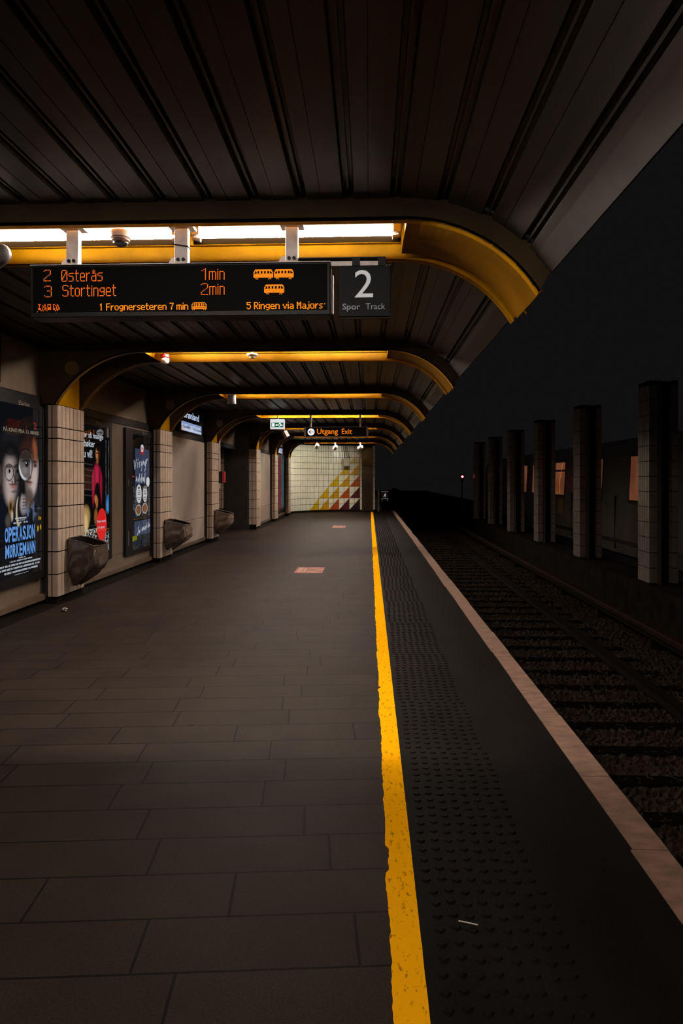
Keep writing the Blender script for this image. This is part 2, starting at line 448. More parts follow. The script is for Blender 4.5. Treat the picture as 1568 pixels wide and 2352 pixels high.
MB().prism([(4.19, -.80), (4.25, -.80), (4.25, -.88), (4.19, -.88)], 'y', 1.5, 150).obj('contact_bar', RAILM, tr)
for i in range(14):
    yy = 3.2+2.4*i
    MB().box(4.19, 4.36, yy-.04, yy+.04, -1.1, -.86).box(4.30, 4.36, yy-.04, yy+.04, -.86, -.74).obj('bracket', RUST, tr)
# plinth under the pillars
struct(MB().box(4.95, 5.65, 3, 150, -1.12, -.39).obj('plinth', CONC), 'low dark concrete plinth carrying the tiled pillars', 'plinth')

# ------------------------------------------------------------------ ceiling planks
def cs(s, d):                       # position on the ceiling section: s along it, d above its face
    L = XR+3.97
    if s <= L: return (-3.97+s, ZC+d)
    a = (s-L)/(RR+.12); r = RR+.12+d
    return (XR+r*math.sin(a), ZC-(RR+.12)+r*math.cos(a))
LST, AEND = XR+3.97, math.radians(48)
SEND = LST+(RR+.12)*AEND
prof = [(0., 0.)]
g = 3.848-.2735*14
while g < SEND-.05:
    if g > .05:
        w = .031
        prof += [(g-w-.004, 0), (g-w+.002, .016), (g-w+.004, .05), (g-.007, .05), (g-.006, .012), (g+.006, .012), (g+.007, .05), (g+w-.004, .05), (g+w-.002, .016), (g+w+.004, 0)]
        for q in (.115,):
            prof += [(g+q-.0025, 0), (g+q-.001, .004), (g+q+.001, .004), (g+q+.0025, 0)]
    g += .2735
prof = [p for p in prof if p[0] < SEND]+[(SEND, 0)]
# refine the curved part
ref = []
for (a, d1), (b, d2) in zip(prof, prof[1:]):
    ref.append((a, d1))
    if b > LST and b-a > .05:
        k = int((b-a)/.03)
        ref += [(a+(b-a)*i/k, d1+(d2-d1)*i/k) for i in range(1, k)]
ref.append(prof[-1])
pts = [cs(*p) for p in ref]
mb = MB(); n = len(pts)
bays = [(-2.5, YN(1))]+[(YN(k)+BW+.02, YN(k+1)) for k in range(1, 7)]+[(YN(7)+BW+.02, 31.7)]
for y0, y1 in bays:
    mb.add([(p[0], y0, p[1]) for p in pts]+[(p[0], y1, p[1]) for p in pts], [(i, i+1, n+i+1, n+i) for i in range(n-1)])
struct(mb.obj('ceiling', CEIL), 'dark metal plank ceiling curving down towards the track', 'ceiling')
mb = MB(); lo = []; hi = []
for i in range(7):
    a = AEND+math.radians(7.5)*i/6; r = RR+.115
    lo.append((XR+r*math.sin(a), ZC-(RR+.12)+r*math.cos(a))); hi.append((XR+(r+.03)*math.sin(a), ZC-(RR+.12)+(r+.03)*math.cos(a)))
for y0, y1 in bays: mb.band(lo, hi, y0, y1)
struct(mb.obj('trim_1', FASCIA), 'pale strip along the trackside lip of the ceiling', 'trim')

# ------------------------------------------------------------------ arched beams with light troughs
def paths(k):
    xc = xcol(k); dx, dz = XS-xc, ZB-ZCOL
    R = (dx*dx+dz*dz)/(2*dz); th = math.asin(min(1, dx/R))
    lo = [(xwall(k)+.006, ZCOL+.002)]; hi = [(xwall(k)+.006, ZT)]
    for i in range(17):
        a = th*(1-i/16); lo.append((XS-R*math.sin(a), ZB-R+R*math.cos(a))); hi.append((lo[-1][0], ZT))
    arc = lo[1:]
    lo.append((XR, ZB)); hi.append((XR, ZT))
    arc2 = []
    for i in range(1, 19):
        a = TH*i/18; arc2.append((XR+RR*math.sin(a), ZB-RR+RR*math.cos(a)))
        lo.append(arc2[-1]); ah = a*54/59; hi.append((XR+(RR+.15)*math.sin(ah), ZB-RR+(RR+.15)*math.cos(ah)))
    return lo, hi, arc, arc2
BEAM_LABEL = ['yellow arched beam straight above the camera', 'yellow arched beam carrying the departure board and two bare lit tubes', 'yellow arched beam with a red topped beacon in its trough', 'yellow arched beam with a white cylinder camera at its left end',
              'yellow arched beam from which the orange exit board hangs', 'yellow arched beam next behind the orange exit board', 'second last yellow arched beam before the tiled mural', 'last yellow arched beam, directly before the tiled mural']
for k in range(0, 8):
    y0 = YN(k); y1 = y0+BW; xc = xcol(k)
    b = thing('arched_beam', BEAM_LABEL[k], 'beam', (xc, y0, ZCOL), 'yellow arched beams')
    lo, hi, arc, arc2 = paths(k)
    up = lambda L, d: [(p[0], p[1]+d) for p in L]
    path = lo[1:]
    nrm = []
    for i in range(len(path)):
        a, c = path[max(i-1, 0)], path[min(i+1, len(path)-1)]
        t = Vector((c[0]-a[0], c[1]-a[1])).normalized(); nrm.append((path[i][0]-t.y*.014, path[i][1]+t.x*.014))
    nl = 16
    MB().band(lo, hi, y0, y0+.02, 1).band(lo[nl:], hi[nl:], y0+.0205, y0+.0215, 0).band(path[:nl+1], nrm[:nl+1], y0, y0+.075, 2).band(path[nl:], nrm[nl:], y0, y0+.075, 0).obj('near_rib', [YEL, RIBK, YELD], b)  # camera-side plate and left flange carry painted shade
    # far rib: plate, top lip, foot flange
    i0 = 16
    lip_lo = [(p[0], p[1]+.105) for p in lo[i0+1:i0+3]]; lip_hi = [(p[0], p[1]+.122) for p in lo[i0+1:i0+3]]
    for i in range(1, 19):
        a = TH*i/18
        lip_lo.append((XR+(RR+.105)*math.sin(a), ZB-RR+(RR+.105)*math.cos(a))); lip_hi.append((XR+(RR+.122)*math.sin(a), ZB-RR+(RR+.122)*math.cos(a)))
    MB().band(lo[:nl+2], hi[:nl+2], y1, y1+.02, 1).band(lo[nl+1:], hi[nl+1:], y1, y1+.02, 0).band(path[:nl+1], nrm[:nl+1], y1-.012, y1+.06, 2).band(path[nl:], nrm[nl:], y1-.012, y1+.06, 0).band(lip_lo, lip_hi, y1-.035, y1, 0).obj('far_rib', [YEL, RIBK, YELD], b)  # left plate and left flange coloured as unlit
    # cover plate over the curved end, and over the tail of the trough
    cl = [(XR+.02, ZB+.02)]; ch = [(XR+.02, ZB+.035)]
    for i in range(1, 19):
        a = TH*i/18; cl.append((XR+(RR+.02)*math.sin(a), ZB-RR+(RR+.02)*math.cos(a))); ch.append((XR+(RR+.035)*math.sin(a), ZB-RR+(RR+.035)*math.cos(a)))
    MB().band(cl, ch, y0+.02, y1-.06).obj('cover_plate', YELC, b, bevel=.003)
    MB().box(xc-.06, xc-.03, y0+.02, y1, ZCOL, ZB+.1).obj('spandrel_board', YEL, b)
    MB().box(XS, XR+.3, y0+.02, y1, ZT-.02, ZT).box(XS-.015, XS, y0+.02, y1, ZB+.0, ZT-.02).box(XR+.02, XR+.035, y0+.02, y1-.06, ZB+.035, ZT-.02).obj('trough', YEL, b)
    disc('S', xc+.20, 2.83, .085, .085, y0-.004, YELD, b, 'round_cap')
# tube lights: those right above the camera are unseen, dimmed and left bare to light the sign and posts
FB = ['first', 'second', 'third', 'fourth', 'fifth', 'sixth', 'seventh']
HOUS = mat('lamp_housing', (.03, .015, .011), .7, spec=.05)
def copy_tree(o, parent=None):
    c = o.copy(); COL.objects.link(c); c['_o'] = (0., 0., 0.)
    if parent is not None: c.parent = parent
    for ch in list(o.children): copy_tree(ch, c)
    return c
def tube_light(k):
    L = 1.33; f = thing('tube_light', '', 'light', (0, 0, 0), 'fluorescent tubes in the beam troughs')
    MB().box(.03, L-.03, -.05, .05, .05, .085).tube([(.25, 0, .08), (.25, 0, .115)], .012).tube([(L-.25, 0, .08), (L-.25, 0, .115)], .012).obj('housing', HOUS, f)
    MB().tube([(.045, 0, 0), (L-.045, 0, 0)], .031, 14).obj('tube', TUBEM if k else TUBE0, f, smooth=True)
    for a, s_ in ((0, 1), (L, -1)):
        MB().tube([(a, 0, .045), (a+.012*s_, 0, -.032), (a+.05*s_, 0, -.036)], .02, 8).box(min(a, a+.045*s_), max(a, a+.045*s_), -.04, .04, -.02, .06).obj('end_cap', CLEAR, f)
    if k:
        za, zb = (.018, .026) if k == 1 else (.011, .023)
        MB().box(-.01, 1.34, .046, .05, -.055 if k < 4 else -.025, za).box(-.01, 1.34, .046, .05, zb, .085).box(-.01, .02, .046, .05, za, zb).box(1.31, 1.34, .046, .05, za, zb).obj('tube_baffle', BAFFLE, f)  # added black plates, slit to steer tube light onto the far rib
    return f
src = {}
for k in range(0, 8):
    for sde, x0 in (('left', -2.55), ('right', -1.135 if k else -1.21)):
        q = k if k < 5 else 2
        if q in src: o = copy_tree(src[q])
        else: o = src[q] = tube_light(q)
        o.location = (x0, YN(k)+.37, 3.02 if k == 0 else 3.085 if k == 1 else 3.14)
        o['label'] = f'lit tube light in the {FB[k-1]} arched beam beyond the camera, {sde} of its two' if k else f'lit tube light right above the camera, {sde} of its two'

# ------------------------------------------------------------------ left wall, columns, panels
wl = MB().box(-4.3, -3.97, -3, 16.85, 0, 3.3).box(-7.5, -3.97, 16.85, 20.11, 2.42, 3.3).box(-4.3, -3.57, 20.12, 29.5, 0, 3.3).box(-7.5, -4.3, 16.6, 16.85, 0, 3.3).box(-7.6, -7.5, 16.6, 20.2, 0, 3.3)
struct(wl.obj('wall_left', DARK), 'dark left wall behind the columns and panels', 'wall')
ROWS = [.08, .3535, .627, .9005, 1.174, 1.4475, 1.721, 1.9945, 2.128, 2.402]
def tile_face(mb, kind, const, a0, a1, cuts, rows, gap=.013, th=.009, mi=1):
    for r0, r1 in zip(rows, rows[1:]):
        for c0, c1 in zip(cuts, cuts[1:]):
            if kind == 'x+': mb.box(const, const+th, c0+gap/2, c1-gap/2, r0+.0065, r1-.0065, mi)
            elif kind == 'x-': mb.box(const-th, const, c0+gap/2, c1-gap/2, r0+.0065, r1-.0065, mi)
            else: mb.box(c0+gap/2, c1-gap/2, const-th, const, r0+.0065, r1-.0065, mi)
CL = ['tiled column right of the film poster, a bin on its face', 'second tiled column, between the food poster and the white panel', 'third tiled column, before the dark passage', 'tiled column at the far corner of the dark passage',
      'tiled column between the streaky panel and the striped poster', 'last tiled column, beside the curved tile wall']
for k in range(2, 8):
    xc = xcol(k); y0 = YN(k)+.06; y1 = y0+.755
    c = thing('tiled_column', CL[k-2], 'column', (xc, y0, 0), 'tiled columns along the left wall')
    mb = MB().box(xc-.12, xc-.006, y0+.006, y1, .085, ZCOL, 0)
    tile_face(mb, 'x+', xc-.006, 0, 0, list(np.linspace(y0, y1, 8)), ROWS)
    if k != 5: tile_face(mb, 'y-', y0+.006, 0, 0, [xc-.125, xc-.07, xc], ROWS)
    mb.obj('tile_cladding', [GROUT, TILE], c)
    MB().box(xwall(k)-.1, xc-.12, y0+.05, y1-.02, 0, ZCOL-.004).obj('steel_core', DARK, c)
    MB().box(xwall(k)-.05, xc-.02, y0+.02, y1-.01, 0, .085).obj('base', PLINTH, c)
# passage: tiled return wall of the fourth column
mb = MB().box(-7.5, -3.475, YN(5)+.066, YN(5)+.2, .15, 2.42, 0)
cu = [-3.35-.1315*i for i in range(31)][::-1]
cu = [c for c in cu]
vx0, vx1 = cu[-10], cu[-8]
for r0, r1 in zip(ROWS[:8]+[2.128, 2.402], ROWS[1:8]+[2.128, 2.402]):
    for c0, c1 in zip(cu, cu[1:]):
        if abs(r0-.3535) < .01 and c0 >= vx0-.01 and c1 <= vx1+.01: continue
        if c1 <= c0 or r1 <= r0: continue
        mb.box(c0+.0065, c1-.0065, YN(5)+.06, YN(5)+.066, max(r0, .15)+.0065, r1-.0065, 1)
struct(mb.obj('wall_passage', [GROUT, TILE]), 'tiled wall facing the camera inside the dark passage', 'wall')
struct(MB().box(-7.5, -3.47, YN(5)+.04, YN(5)+.07, 0, .15).obj('baseboard_passage', PLINTH), 'dark skirting of the passage wall', 'baseboard')
v = MB()
for i in range(9): v.box(vx0+.01, vx1-.01, YN(5)+.052, YN(5)+.06, .365+i*.028, .365+i*.028+.016)
v.box(vx0, vx1, YN(5)+.06, YN(5)+.064, .355, .625)
tag(v.obj('vent_grille', BLACK), 'square black vent grille low in the tiled passage wall', 'vent')

# bays: y range of the open wall between columns
BAY = {0: (4.2, YN(2)+.1), 1: (YN(2)+.77, YN(3)+.1), 2: (YN(3)+.77, YN(4)+.1), 3: (YN(4)+.77, YN(5)+.1), 4: (YN(5)+.77, YN(6)+.1), 5: (YN(6)+.77, YN(7)+.1)}
UL = ['beige upper panel above the film poster', 'beige upper panel above the posters with the boy red circle and food', 'beige upper panel behind the lit station sign', 'beige upper panel over the dark passage', 'beige upper panel above the streaky white panel', 'beige upper panel above the striped poster']
UL[1] = 'beige upper panel above the pair of posters, tube glints in it'
for i in range(6):
    k = i+1; xw = xwall(k+1 if i != 3 else 4)
    y0, y1 = BAY[i]
    p = box(xw, xw+.012, y0+(.0 if i else 0), y1-.01, 2.482, 3.075).obj('wall_panel', BEIGE, bevel=.003)
    tag(p, UL[i], 'panel', 'upper wall panels')
    struct(MB().box(xw, xw+.05, y0, y1, 2.372, 2.478).box(xw, xw+.056, y0, y1, 2.478, 2.486).obj(f'trim_{i+2}', BLACK), None)
    if i != 3:
        struct(MB().box(xw, xw+.07, y0, y1, .055, .118).box(xw, xw+.05, y0, y1, .118, .128).obj(f'baseboard_{["bay_one","bay_two","bay_three","x","bay_four","bay_five"][i]}', LEDGE))
        struct(MB().box(xw, xw+.03, y0, y1, 0, .055).obj(f'trim_{i+10}', BLACK))
struct(MB().box(-3.97, -3.70, 3, 16.85, 0, .003).obj('trim_30', PLINTH))  # thin dark sheet on the floor along the wall foot
struct(MB().box(-3.57, -3.30, 20.9, 28.2, 0, .003).obj('trim_31', PLINTH))  # its continuation beyond the passage, equally dark
# lower beige backing of the poster bays
tag(MB().box(-3.97, -3.955, 4.2, YN(2)+.09, .13, .40).obj('wall_panel', BEIGE), 'low beige strip under the film poster', 'panel')
pb = MB().box(-3.97, -3.94, BAY[1][0], BAY[1][1]-.02, .33, 2.37).box(-3.97, -3.94, BAY[1][0], BAY[1][1]-.02, .128, .324)
tag(pb.obj('wall_panel', BEIGE, bevel=.002), 'beige lower panel between and below the two posters', 'panel')
pb = MB().box(-3.97, -3.925, BAY[2][0], BAY[2][1]-.07, .612, 2.37).box(-3.97, -3.925, BAY[2][0], BAY[2][1]-.07, .128, .604)
tag(pb.obj('wall_panel', WHITE, bevel=.002), 'large white glossy panel under the station sign, bin in front', 'panel')
pb = MB().box(-3.57, -3.53, BAY[4][0], BAY[4][1]-.02, .612, 2.37).box(-3.57, -3.53, BAY[4][0], BAY[4][1]-.02, .128, .604)
tag(pb.obj('wall_panel', WHITE, bevel=.002), 'streaky white glossy panel just beyond the passage', 'panel')

# ------------------------------------------------------------------ far wall: curved corner, mural
YM, RM, XA = 31.6, 2.45, -1.0            # flat part, radius of the curve, where the curve starts
def wallp(q, out=0.):                  # point on the wall, q measured leftwards from x = .26, out towards the room
    if q <= .26-XA: return (.26-q, YM-out)
    a = (q-(.26-XA))/RM
    return (XA-(RM-out)*math.sin(a), YM-RM+(RM-out)*math.cos(a))
QEND = .26-XA+RM*math.radians(88)
MR = [.09+.27*i for i in range(12)]
MW = .2435; QE = .26+.44               # q of the mural's right edge
mur = MB()
bk = [wallp(q, -.008) for q in [0, .26-XA]+list(np.linspace(.26-XA, QEND, 30))[1:]]
n = len(bk)
mur.add([(p[0], p[1], 0) for p in bk]+[(p[0], p[1], 3.3) for p in bk]+[(p[0], p[1]+.3, 3.3) for p in bk], [(i, i+1, n+i+1, n+i) for i in range(n-1)]+[(n+i, n+i+1, 2*n+i+1, 2*n+i) for i in range(n-1)], 0)
Mi = {'w': 1, 'y': 2, 'a': 3, 'o': 4, 'r': 5, 'p': 6}
# triangles: column 0 is the rightmost pair of tiles, row 0 the lowest
PAT = {(0, 0): 'p', (1, 0): 'r', (2, 0): 'o', (3, 0): 'a', (4, 0): 'y', (0, 1): 'r', (1, 1): 'o', (2, 1): 'a', (3, 1): 'y', (0, 2): 'o', (1, 2): 'a', (2, 2): 'y', (0, 3): 'a', (1, 3): 'y', (0, 4): 'y'}
def mt(q0, q1, r, col, part=False):    # q0 right edge, q1 left edge of a tile
    z0, z1 = MR[r]+.0075, MR[r+1]-.0075; R, L = wallp(q0+.007), wallp(q1-.007)
    if not part: mur.add([(L[0], L[1], z0), (R[0], R[1], z0), (R[0], R[1], z1), (L[0], L[1], z1)], [(0, 1, 2, 3)], Mi[col])
    else:
        mur.add([(L[0], L[1], z0), (R[0], R[1], z0), (R[0], R[1], z1)], [(0, 1, 2)], Mi[col]); mur.add([(L[0], L[1], z0), (R[0], R[1], z1), (L[0], L[1], z1)], [(0, 1, 2)], 1)
for r in range(11):
    mt(0, .105, r, 'w'); mt(QE-.115, QE, r, 'w')
    for c in range(60):
        q0 = QE+MW*c; q1 = q0+MW
        if q0 > QEND: break
        C, R = c//2, r//2; key = PAT.get((C, R)); right, top = (c % 2 == 0), (r % 2 == 1)
        if key is None:
            if C > max(0, 4-R)+1 or R > 4 and C > 0:
                mt(q0, (q0+q1)/2, r, 'w'); mt((q0+q1)/2, q1, r, 'w')
            else: mt(q0, q1, r, 'w')
        elif right and not top: mt(q0, q1, r, key)
        elif right or not top: mt(q0, q1, r, key, True)
        else: mt(q0, q1, r, 'w')
struct(mur.obj('wall_far', [GROUT, TILEW, M_Y1, M_Y2, M_OR, M_RB, M_PB]), 'curving far tile wall with a mural of yellow, orange and wine red triangles', 'wall')
b1 = [wallp(q, .006) for q in [0, .26-XA]+list(np.linspace(.26-XA, QEND, 30))[1:]]
struct(MB().add([(p[0], p[1], 0) for p in b1]+[(p[0], p[1], .085) for p in b1]+[(p[0], p[1]+.02, .085) for p in b1], [(i, i+1, n+i+1, n+i) for i in range(n-1)]+[(n+i, n+i+1, 2*n+i+1, 2*n+i) for i in range(n-1)]).obj('baseboard_far', PLINTH), 'dark skirting under the mural', 'baseboard')
struct(MB().box(-3.5, .26, 31.62, 31.9, 3.0, 4.2).obj('wall_far_head', DARK))
d = thing('steel_door', 'brushed steel door panel right of the triangle mural', 'door', (-.1, YM, 0))
MB().box(-.325, .15, YM-.03, YM+.008, .05, 2.12).box(-.325, .15, YM-.03, YM+.008, 2.135, 2.98).obj('door_leaf', STEELD, d, bevel=.004)
MB().box(-.345, -.325, YM-.035, YM+.008, 0, 3.0).box(.15, .165, YM-.035, YM+.008, 0, 3.0).obj('door_frame', DARK, d)

# ------------------------------------------------------------------ departure board and track sign
DX0, DX1, DY0, DY1, DZ0, DZ1 = -2.066, -.232, 4.08, 4.22, 2.485, 2.803
db = thing('departure_board', 'long black departure board with orange dot matrix lines hanging from the first beam', 'sign', (-1.15, 4.1, DZ0))
MB().box(DX0, DX1, DY0, DY1, DZ0, DZ1).obj('housing', BLACK, db, bevel=.006)
MB().box(DX0+.02, DX1-.02, DY0-.003, DY0, DZ0+.03, DZ1-.012).obj('screen', mat('led_screen', (.003, .003, .0035), .5, spec=.03), db)
MB().box(DX0, DX1, DY0-.002, DY0+.02, DZ1, DZ1+.004).obj('top_edge', GREYM, db)
MB().box(DX1, DX1+.012, DY0+.10, DY1, DZ0+.03, DZ1-.05).obj('side_strip', GREYM, db, bevel=.004)
for x0, x1 in ((-1.852, -1.776), (-1.182, -1.100), (-.505, -.430)):
    p = MB().box(x0, x1, 4.10, 4.15, DZ1, 3.06)
    p.box(x0-.035, x1+.035, 4.09, 4.18, 3.028, 3.045)
    p = p.obj('hanger_post', GREYM, db, bevel=.004)
    br = MB().prism([(x0, DZ1), (x0-.03, DZ1), (x0-.045, DZ1+.02), (x0-.03, DZ1+.05), (x0, DZ1+.06)], 'y', 4.13, 4.17)
    br.obj('bolt_plate', DARK if False else GREYM, p)
    for q in (.3, .7):
        MB().tube([(x0+(x1-x0)*q, 4.085, DZ1+.028), (x0+(x1-x0)*q, 4.092, DZ1+.028)], .011, 8).obj('bolt', BLACK, p)
# cable tie round the middle post
MB().tube([(-1.19, 4.095, 2.925), (-1.15, 4.09, 2.918), (-1.10, 4.095, 2.912), (-1.085, 4.11, 2.90)], .004, 6).obj('cable', BLACK, db)

T5 = {  # small letters, 7 rows high plus descender rows
'1': ['..#..', '.##..', '..#..', '..#..', '..#..', '..#..', '..#..'], '2': ['.###.', '#...#', '....#', '...#.', '..#..', '.#...', '#####'],
'5': ['#####', '#....', '####.', '....#', '....#', '#...#', '.###.'], '7': ['#####', '....#', '...#.', '...#.', '..#..', '..#..', '..#..'],
'F': ['#####', '#....', '#....', '####.', '#....', '#....', '#....'], 'R': ['####.', '#...#', '#...#', '####.', '#.#..', '#..#.', '#...#'], 'M': ['#...#', '##.##', '#.#.#', '#.#.#', '#...#', '#...#', '#...#'],
'r': ['....', '....', '#.##', '##..', '#...', '#...', '#...'], 'o': ['.....', '.....', '.###.', '#...#', '#...#', '#...#', '.###.'], 'g': ['.....', '.....', '.####', '#...#', '#...#', '.####', '....#', '.###.'],
'n': ['.....', '.....', '####.', '#...#', '#...#', '#...#', '#...#'], 'e': ['.....', '.....', '.###.', '#...#', '#####', '#....', '.####'], 's': ['....', '....', '.###', '#...', '.##.', '...#', '###.'],
't': ['.#..', '.#..', '####', '.#..', '.#..', '.#..', '..##'], 'm': ['.......', '.......', '######.', '#..#..#', '#..#..#', '#..#..#', '#..#..#'], 'i': ['#', '.', '#', '#', '#', '#', '#'],
'v': ['.....', '.....', '#...#', '#...#', '.#.#.', '.#.#.', '..#..'], 'a': ['.....', '.....', '.###.', '....#', '.####', '#...#', '.####'], 'j': ['..#', '...', '..#', '..#', '..#', '..#', '#.#', '.#.'], "'": ['..', '..', '.#', '..', '..', '..', '..'], ' ': ['..']*7}
def tall(rows): return rows
T12 = {
'2': ['.####.', '#....#', '.....#', '.....#', '.....#', '....#.', '...#..', '..#...', '.#....', '#.....', '#.....', '######'],
'3': ['.####.', '#....#', '.....#', '.....#', '.....#', '..###.', '.....#', '.....#', '.....#', '.....#', '#....#', '.####.'],
'1': ['..#', '.##', '#.#', '..#', '..#', '..#', '..#', '..#', '..#', '..#', '..#', '..#'],
'Ø': ['.####.', '#....#', '#...##', '#...##', '#..#.#', '#..#.#', '#.#..#', '#.#..#', '##...#', '##...#', '#....#', '.####.'],
'S': ['.####.', '#....#', '#.....', '#.....', '#.....', '.####.', '.....#', '.....#', '.....#', '.....#', '#....#', '.####.'],
's': ['.....']*3+['.####', '#....', '#....', '.###.', '....#', '....#', '....#', '....#', '####.'],
't': ['.#..', '.#..', '.#..', '####', '.#..', '.#..', '.#..', '.#..', '.#..', '.#..', '.#..', '..##'],
'e': ['.....']*3+['.###.', '#...#', '#...#', '#...#', '#####', '#....', '#....', '#....', '.####'],
'r': ['....']*3+['#.##', '##..', '#...', '#...', '#...', '#...', '#...', '#...', '#...'],
'å': ['..#..', '.#.#.', '..#..', '.###.', '....#', '....#', '.####', '#...#', '#...#', '#...#', '#...#', '.####'],
'o': ['.....']*3+['.###.', '#...#', '#...#', '#...#', '#...#', '#...#', '#...#', '#...#', '.###.'],
'i': ['.', '#', '.']+['#']*9,
'n': ['.....']*3+['####.', '#...#', '#...#', '#...#', '#...#', '#...#', '#...#', '#...#', '#...#'],
'm': ['.......']*3+['######.', '#..#..#', '#..#..#', '#..#..#', '#..#..#', '#..#..#', '#..#..#', '#..#..#', '#..#..#'],
'g': ['.....']*3+['.####', '#...#', '#...#', '#...#', '.####', '....#', '....#', '....#', '####.'],
' ': ['..']*12}
TRAINI = ['..####################..', '.######################.', '.#.##..##..##..##..#.##.', '##..#..##..##..##..#..##', '#...#..##..##..##..#...#', '########################', '########################', '########################', '########################', '########################', '..#.#..............#.#..', '...#.#............#.#...']
TRAINS = ['..##############..', '.#.#.##.##.##.#.#.', '##.#.##.##.##.#.##', '#..#.##.##.##.#..#', '##################', '##################', '##################', '.#.#..........#.#.']
TRAING = ['.###....#..####..##..#..', '..#..#.##..#..#..#.#.##.', '..#...#.#..#..#..#..#.#.', '..#...#.##.####..#..#.##', '.###.#..##.####..##.#.##', '.###.#.###.####..##.####', '....#.#...#........#.#..', '#.......................']
def dots(runs):
    out = set(); x = 0
    for g in runs:
        for r, line in enumerate(g):
            for c, ch in enumerate(line):
                if ch == '#': out.add((x+c, r))
        x += max(len(l) for l in g)+1
    return out, x-1
def led(glyphs, x0, x1, ztop, pz, m, bold=False):
    big = len(glyphs[0]) == 12
    D, wd = dots(glyphs)
    if bold: D |= {(a+.55, b) for a, b in D}; wd += .55
    px = (x1-x0)/max(wd-1, 1); r = .0028 if big and glyphs[0] is not TRAINI else .00245
    words = [[]]; last = None
    for a, b in sorted(D):
        if last is not None and a-last > 3.5: words.append([])
        words[-1].append((a, b)); last = a
    for wds in words:
        mb = MB()
        for a, b in wds:
            cx, cz = x0+a*px, ztop-b*pz
            mb.add([(cx+r*math.cos(PI/3*k), DY0-.0045, cz+r*1.05*math.sin(PI/3*k)) for k in range(6)], [(0, 1, 2, 3, 4, 5)])
        mb.obj('led_text', m, db)
G = lambda s, T: [T[c] for c in s]
def PX(px, d=1.0):                 # board column in centimetre steps measured along its face
    u = (px-784)/1568; ca, sa = math.cos(cam.rotation_euler[2]), math.sin(cam.rotation_euler[2])
    return DY0*(u*ca-sa)/(ca+u*sa)
zt = lambda py: 1.5+(1101-py)*4.08/1568*1.0
for s, a, b_, t_, T, m in (('2', 102, 116.5, 2.772, T12, LED), ('Østerås', 142.5, 235, 2.769, T12, LED), ('1', 464, 472, 2.769, T12, LED), ('min', 481, 515, 2.769, T12, LED),
                          ('3', 103.5, 118.5, 2.675, T12, LED), ('Stortinget', 145, 266, 2.678, T12, LED), ('2', 462.5, 477, 2.679, T12, LED), ('min', 482, 515, 2.679, T12, LED)):
    led(G(s, T), PX(a), PX(b_), t_, .0059, m)
led([TRAINI, TRAINI], PX(583), PX(673.5), 2.758, .0050, LEDY)
led([TRAINI], PX(607.5), PX(652), 2.667, .0050, LEDY)
led([TRAING], PX(87), PX(136.5), 2.563, .0062, LED)
led(G('1 Frognerseteren 7 min', T5), PX(229), PX(432), 2.5635, .0062, LEDY, True)
led([TRAINS], PX(441), PX(474), 2.5645, .0060, LEDY)
led(G("5 Ringen via Majors'", T5), PX(567), PX(746), 2.562, .0062, LEDY, True)

ts = thing('track_sign', 'square black sign with a large white 2 beside the departure board', 'sign', (-.03, 4.1, 2.48))
MB().box(-.184, .128, 4.10, 4.118, 2.478, 2.785).obj('panel', SIGNF, ts, bevel=.003)
MB().box(-.178, .133, 4.118, 4.15, 2.472, 2.78).obj('back_box', BLACK, ts)
text('2', 'S', -.088, .022, 2.592, 2.756, 4.0975, LETW, ts, 'numeral', bold=.002)
text('Spor', 'S', -.162, -.055, 2.508, 2.556, 4.0975, LETG, ts, 'lettering', bold=.012)
text('Track', 'S', -.022, .094, 2.520, 2.556, 4.0975, LETG, ts, 'lettering')
MB().box(-.43, .092, 4.11, 4.17, 2.835, 2.84).box(-.43, .092, 4.165, 4.17, 2.80, 2.84).obj('bracket_channel', DARK, ts)
MB().box(-.43, .092, 4.105, 4.112, 2.786, 2.812).obj('bracket_strip', GREYM, ts)
for x in (-.08, .075): MB().box(x-.024, x+.024, 4.10, 4.11, 2.786, 2.836).tube([(x, 4.098, 2.808), (x, 4.102, 2.808)], .007, 8).obj('clamp', BLACK, ts)

# ------------------------------------------------------------------ devices under the beams
def device(name, lab, cat, loc, grp=None): return thing(name, lab, cat, loc, grp)
dd = device('dome_detector', 'cream dome detector between the lit tubes of the first beam', 'detector', (-1.53, 4.07, 2.95))
MB().lathe([(.058, 3.022), (.062, 3.01), (.060, 2.985), (.055, 2.972)], (-1.528, 4.14, 0)).obj('body', mat('cream_plastic', (.62, .46, .38), .4), dd, smooth=True)
MB().lathe([(.058, 2.985), (.0605, 2.982), (.058, 2.978)], (-1.528, 4.14, 0)).lathe([(.054, 2.972), (.054, 2.966), (.046, 2.956)], (-1.528, 4.14, 0)).obj('ring', mat('brown_ring', (.12, .05, .03), .4), dd)
MB().lathe([(.046, 2.956), (.040, 2.945), (.025, 2.935), (.008, 2.932)], (-1.528, 4.14, 0)).obj('lens', BLACK, dd, smooth=True)
be = device('beacon', 'small beacon with a red top hanging at the left of the second beam', 'beacon', (-2.56, 8.5, 2.95))
MB().lathe([(.055, 3.06), (.058, 3.03), (.055, 3.015)], (-2.56, 8.45, 0)).obj('red_cap', REDM, be, smooth=True)
MB().lathe([(.054, 3.015), (.058, 2.985), (.045, 2.955), (.02, 2.945)], (-2.56, 8.45, 0)).obj('lens', mat('frosted_lens', (.7, .6, .55), .25), be, smooth=True)
MB().tube([(-2.56, 8.45, 3.06), (-2.56, 8.45, 3.2)], .012).obj('stem', DARK, be)
sd = device('smoke_detector', 'flat white smoke detector right of the red topped beacon', 'detector', (-1.44, 8.45, 3.02))
MB().lathe([(.07, 3.06), (.07, 3.045), (.045, 3.03)], (-1.455, 8.45, 0)).obj('base', WHITEP, sd, smooth=True)
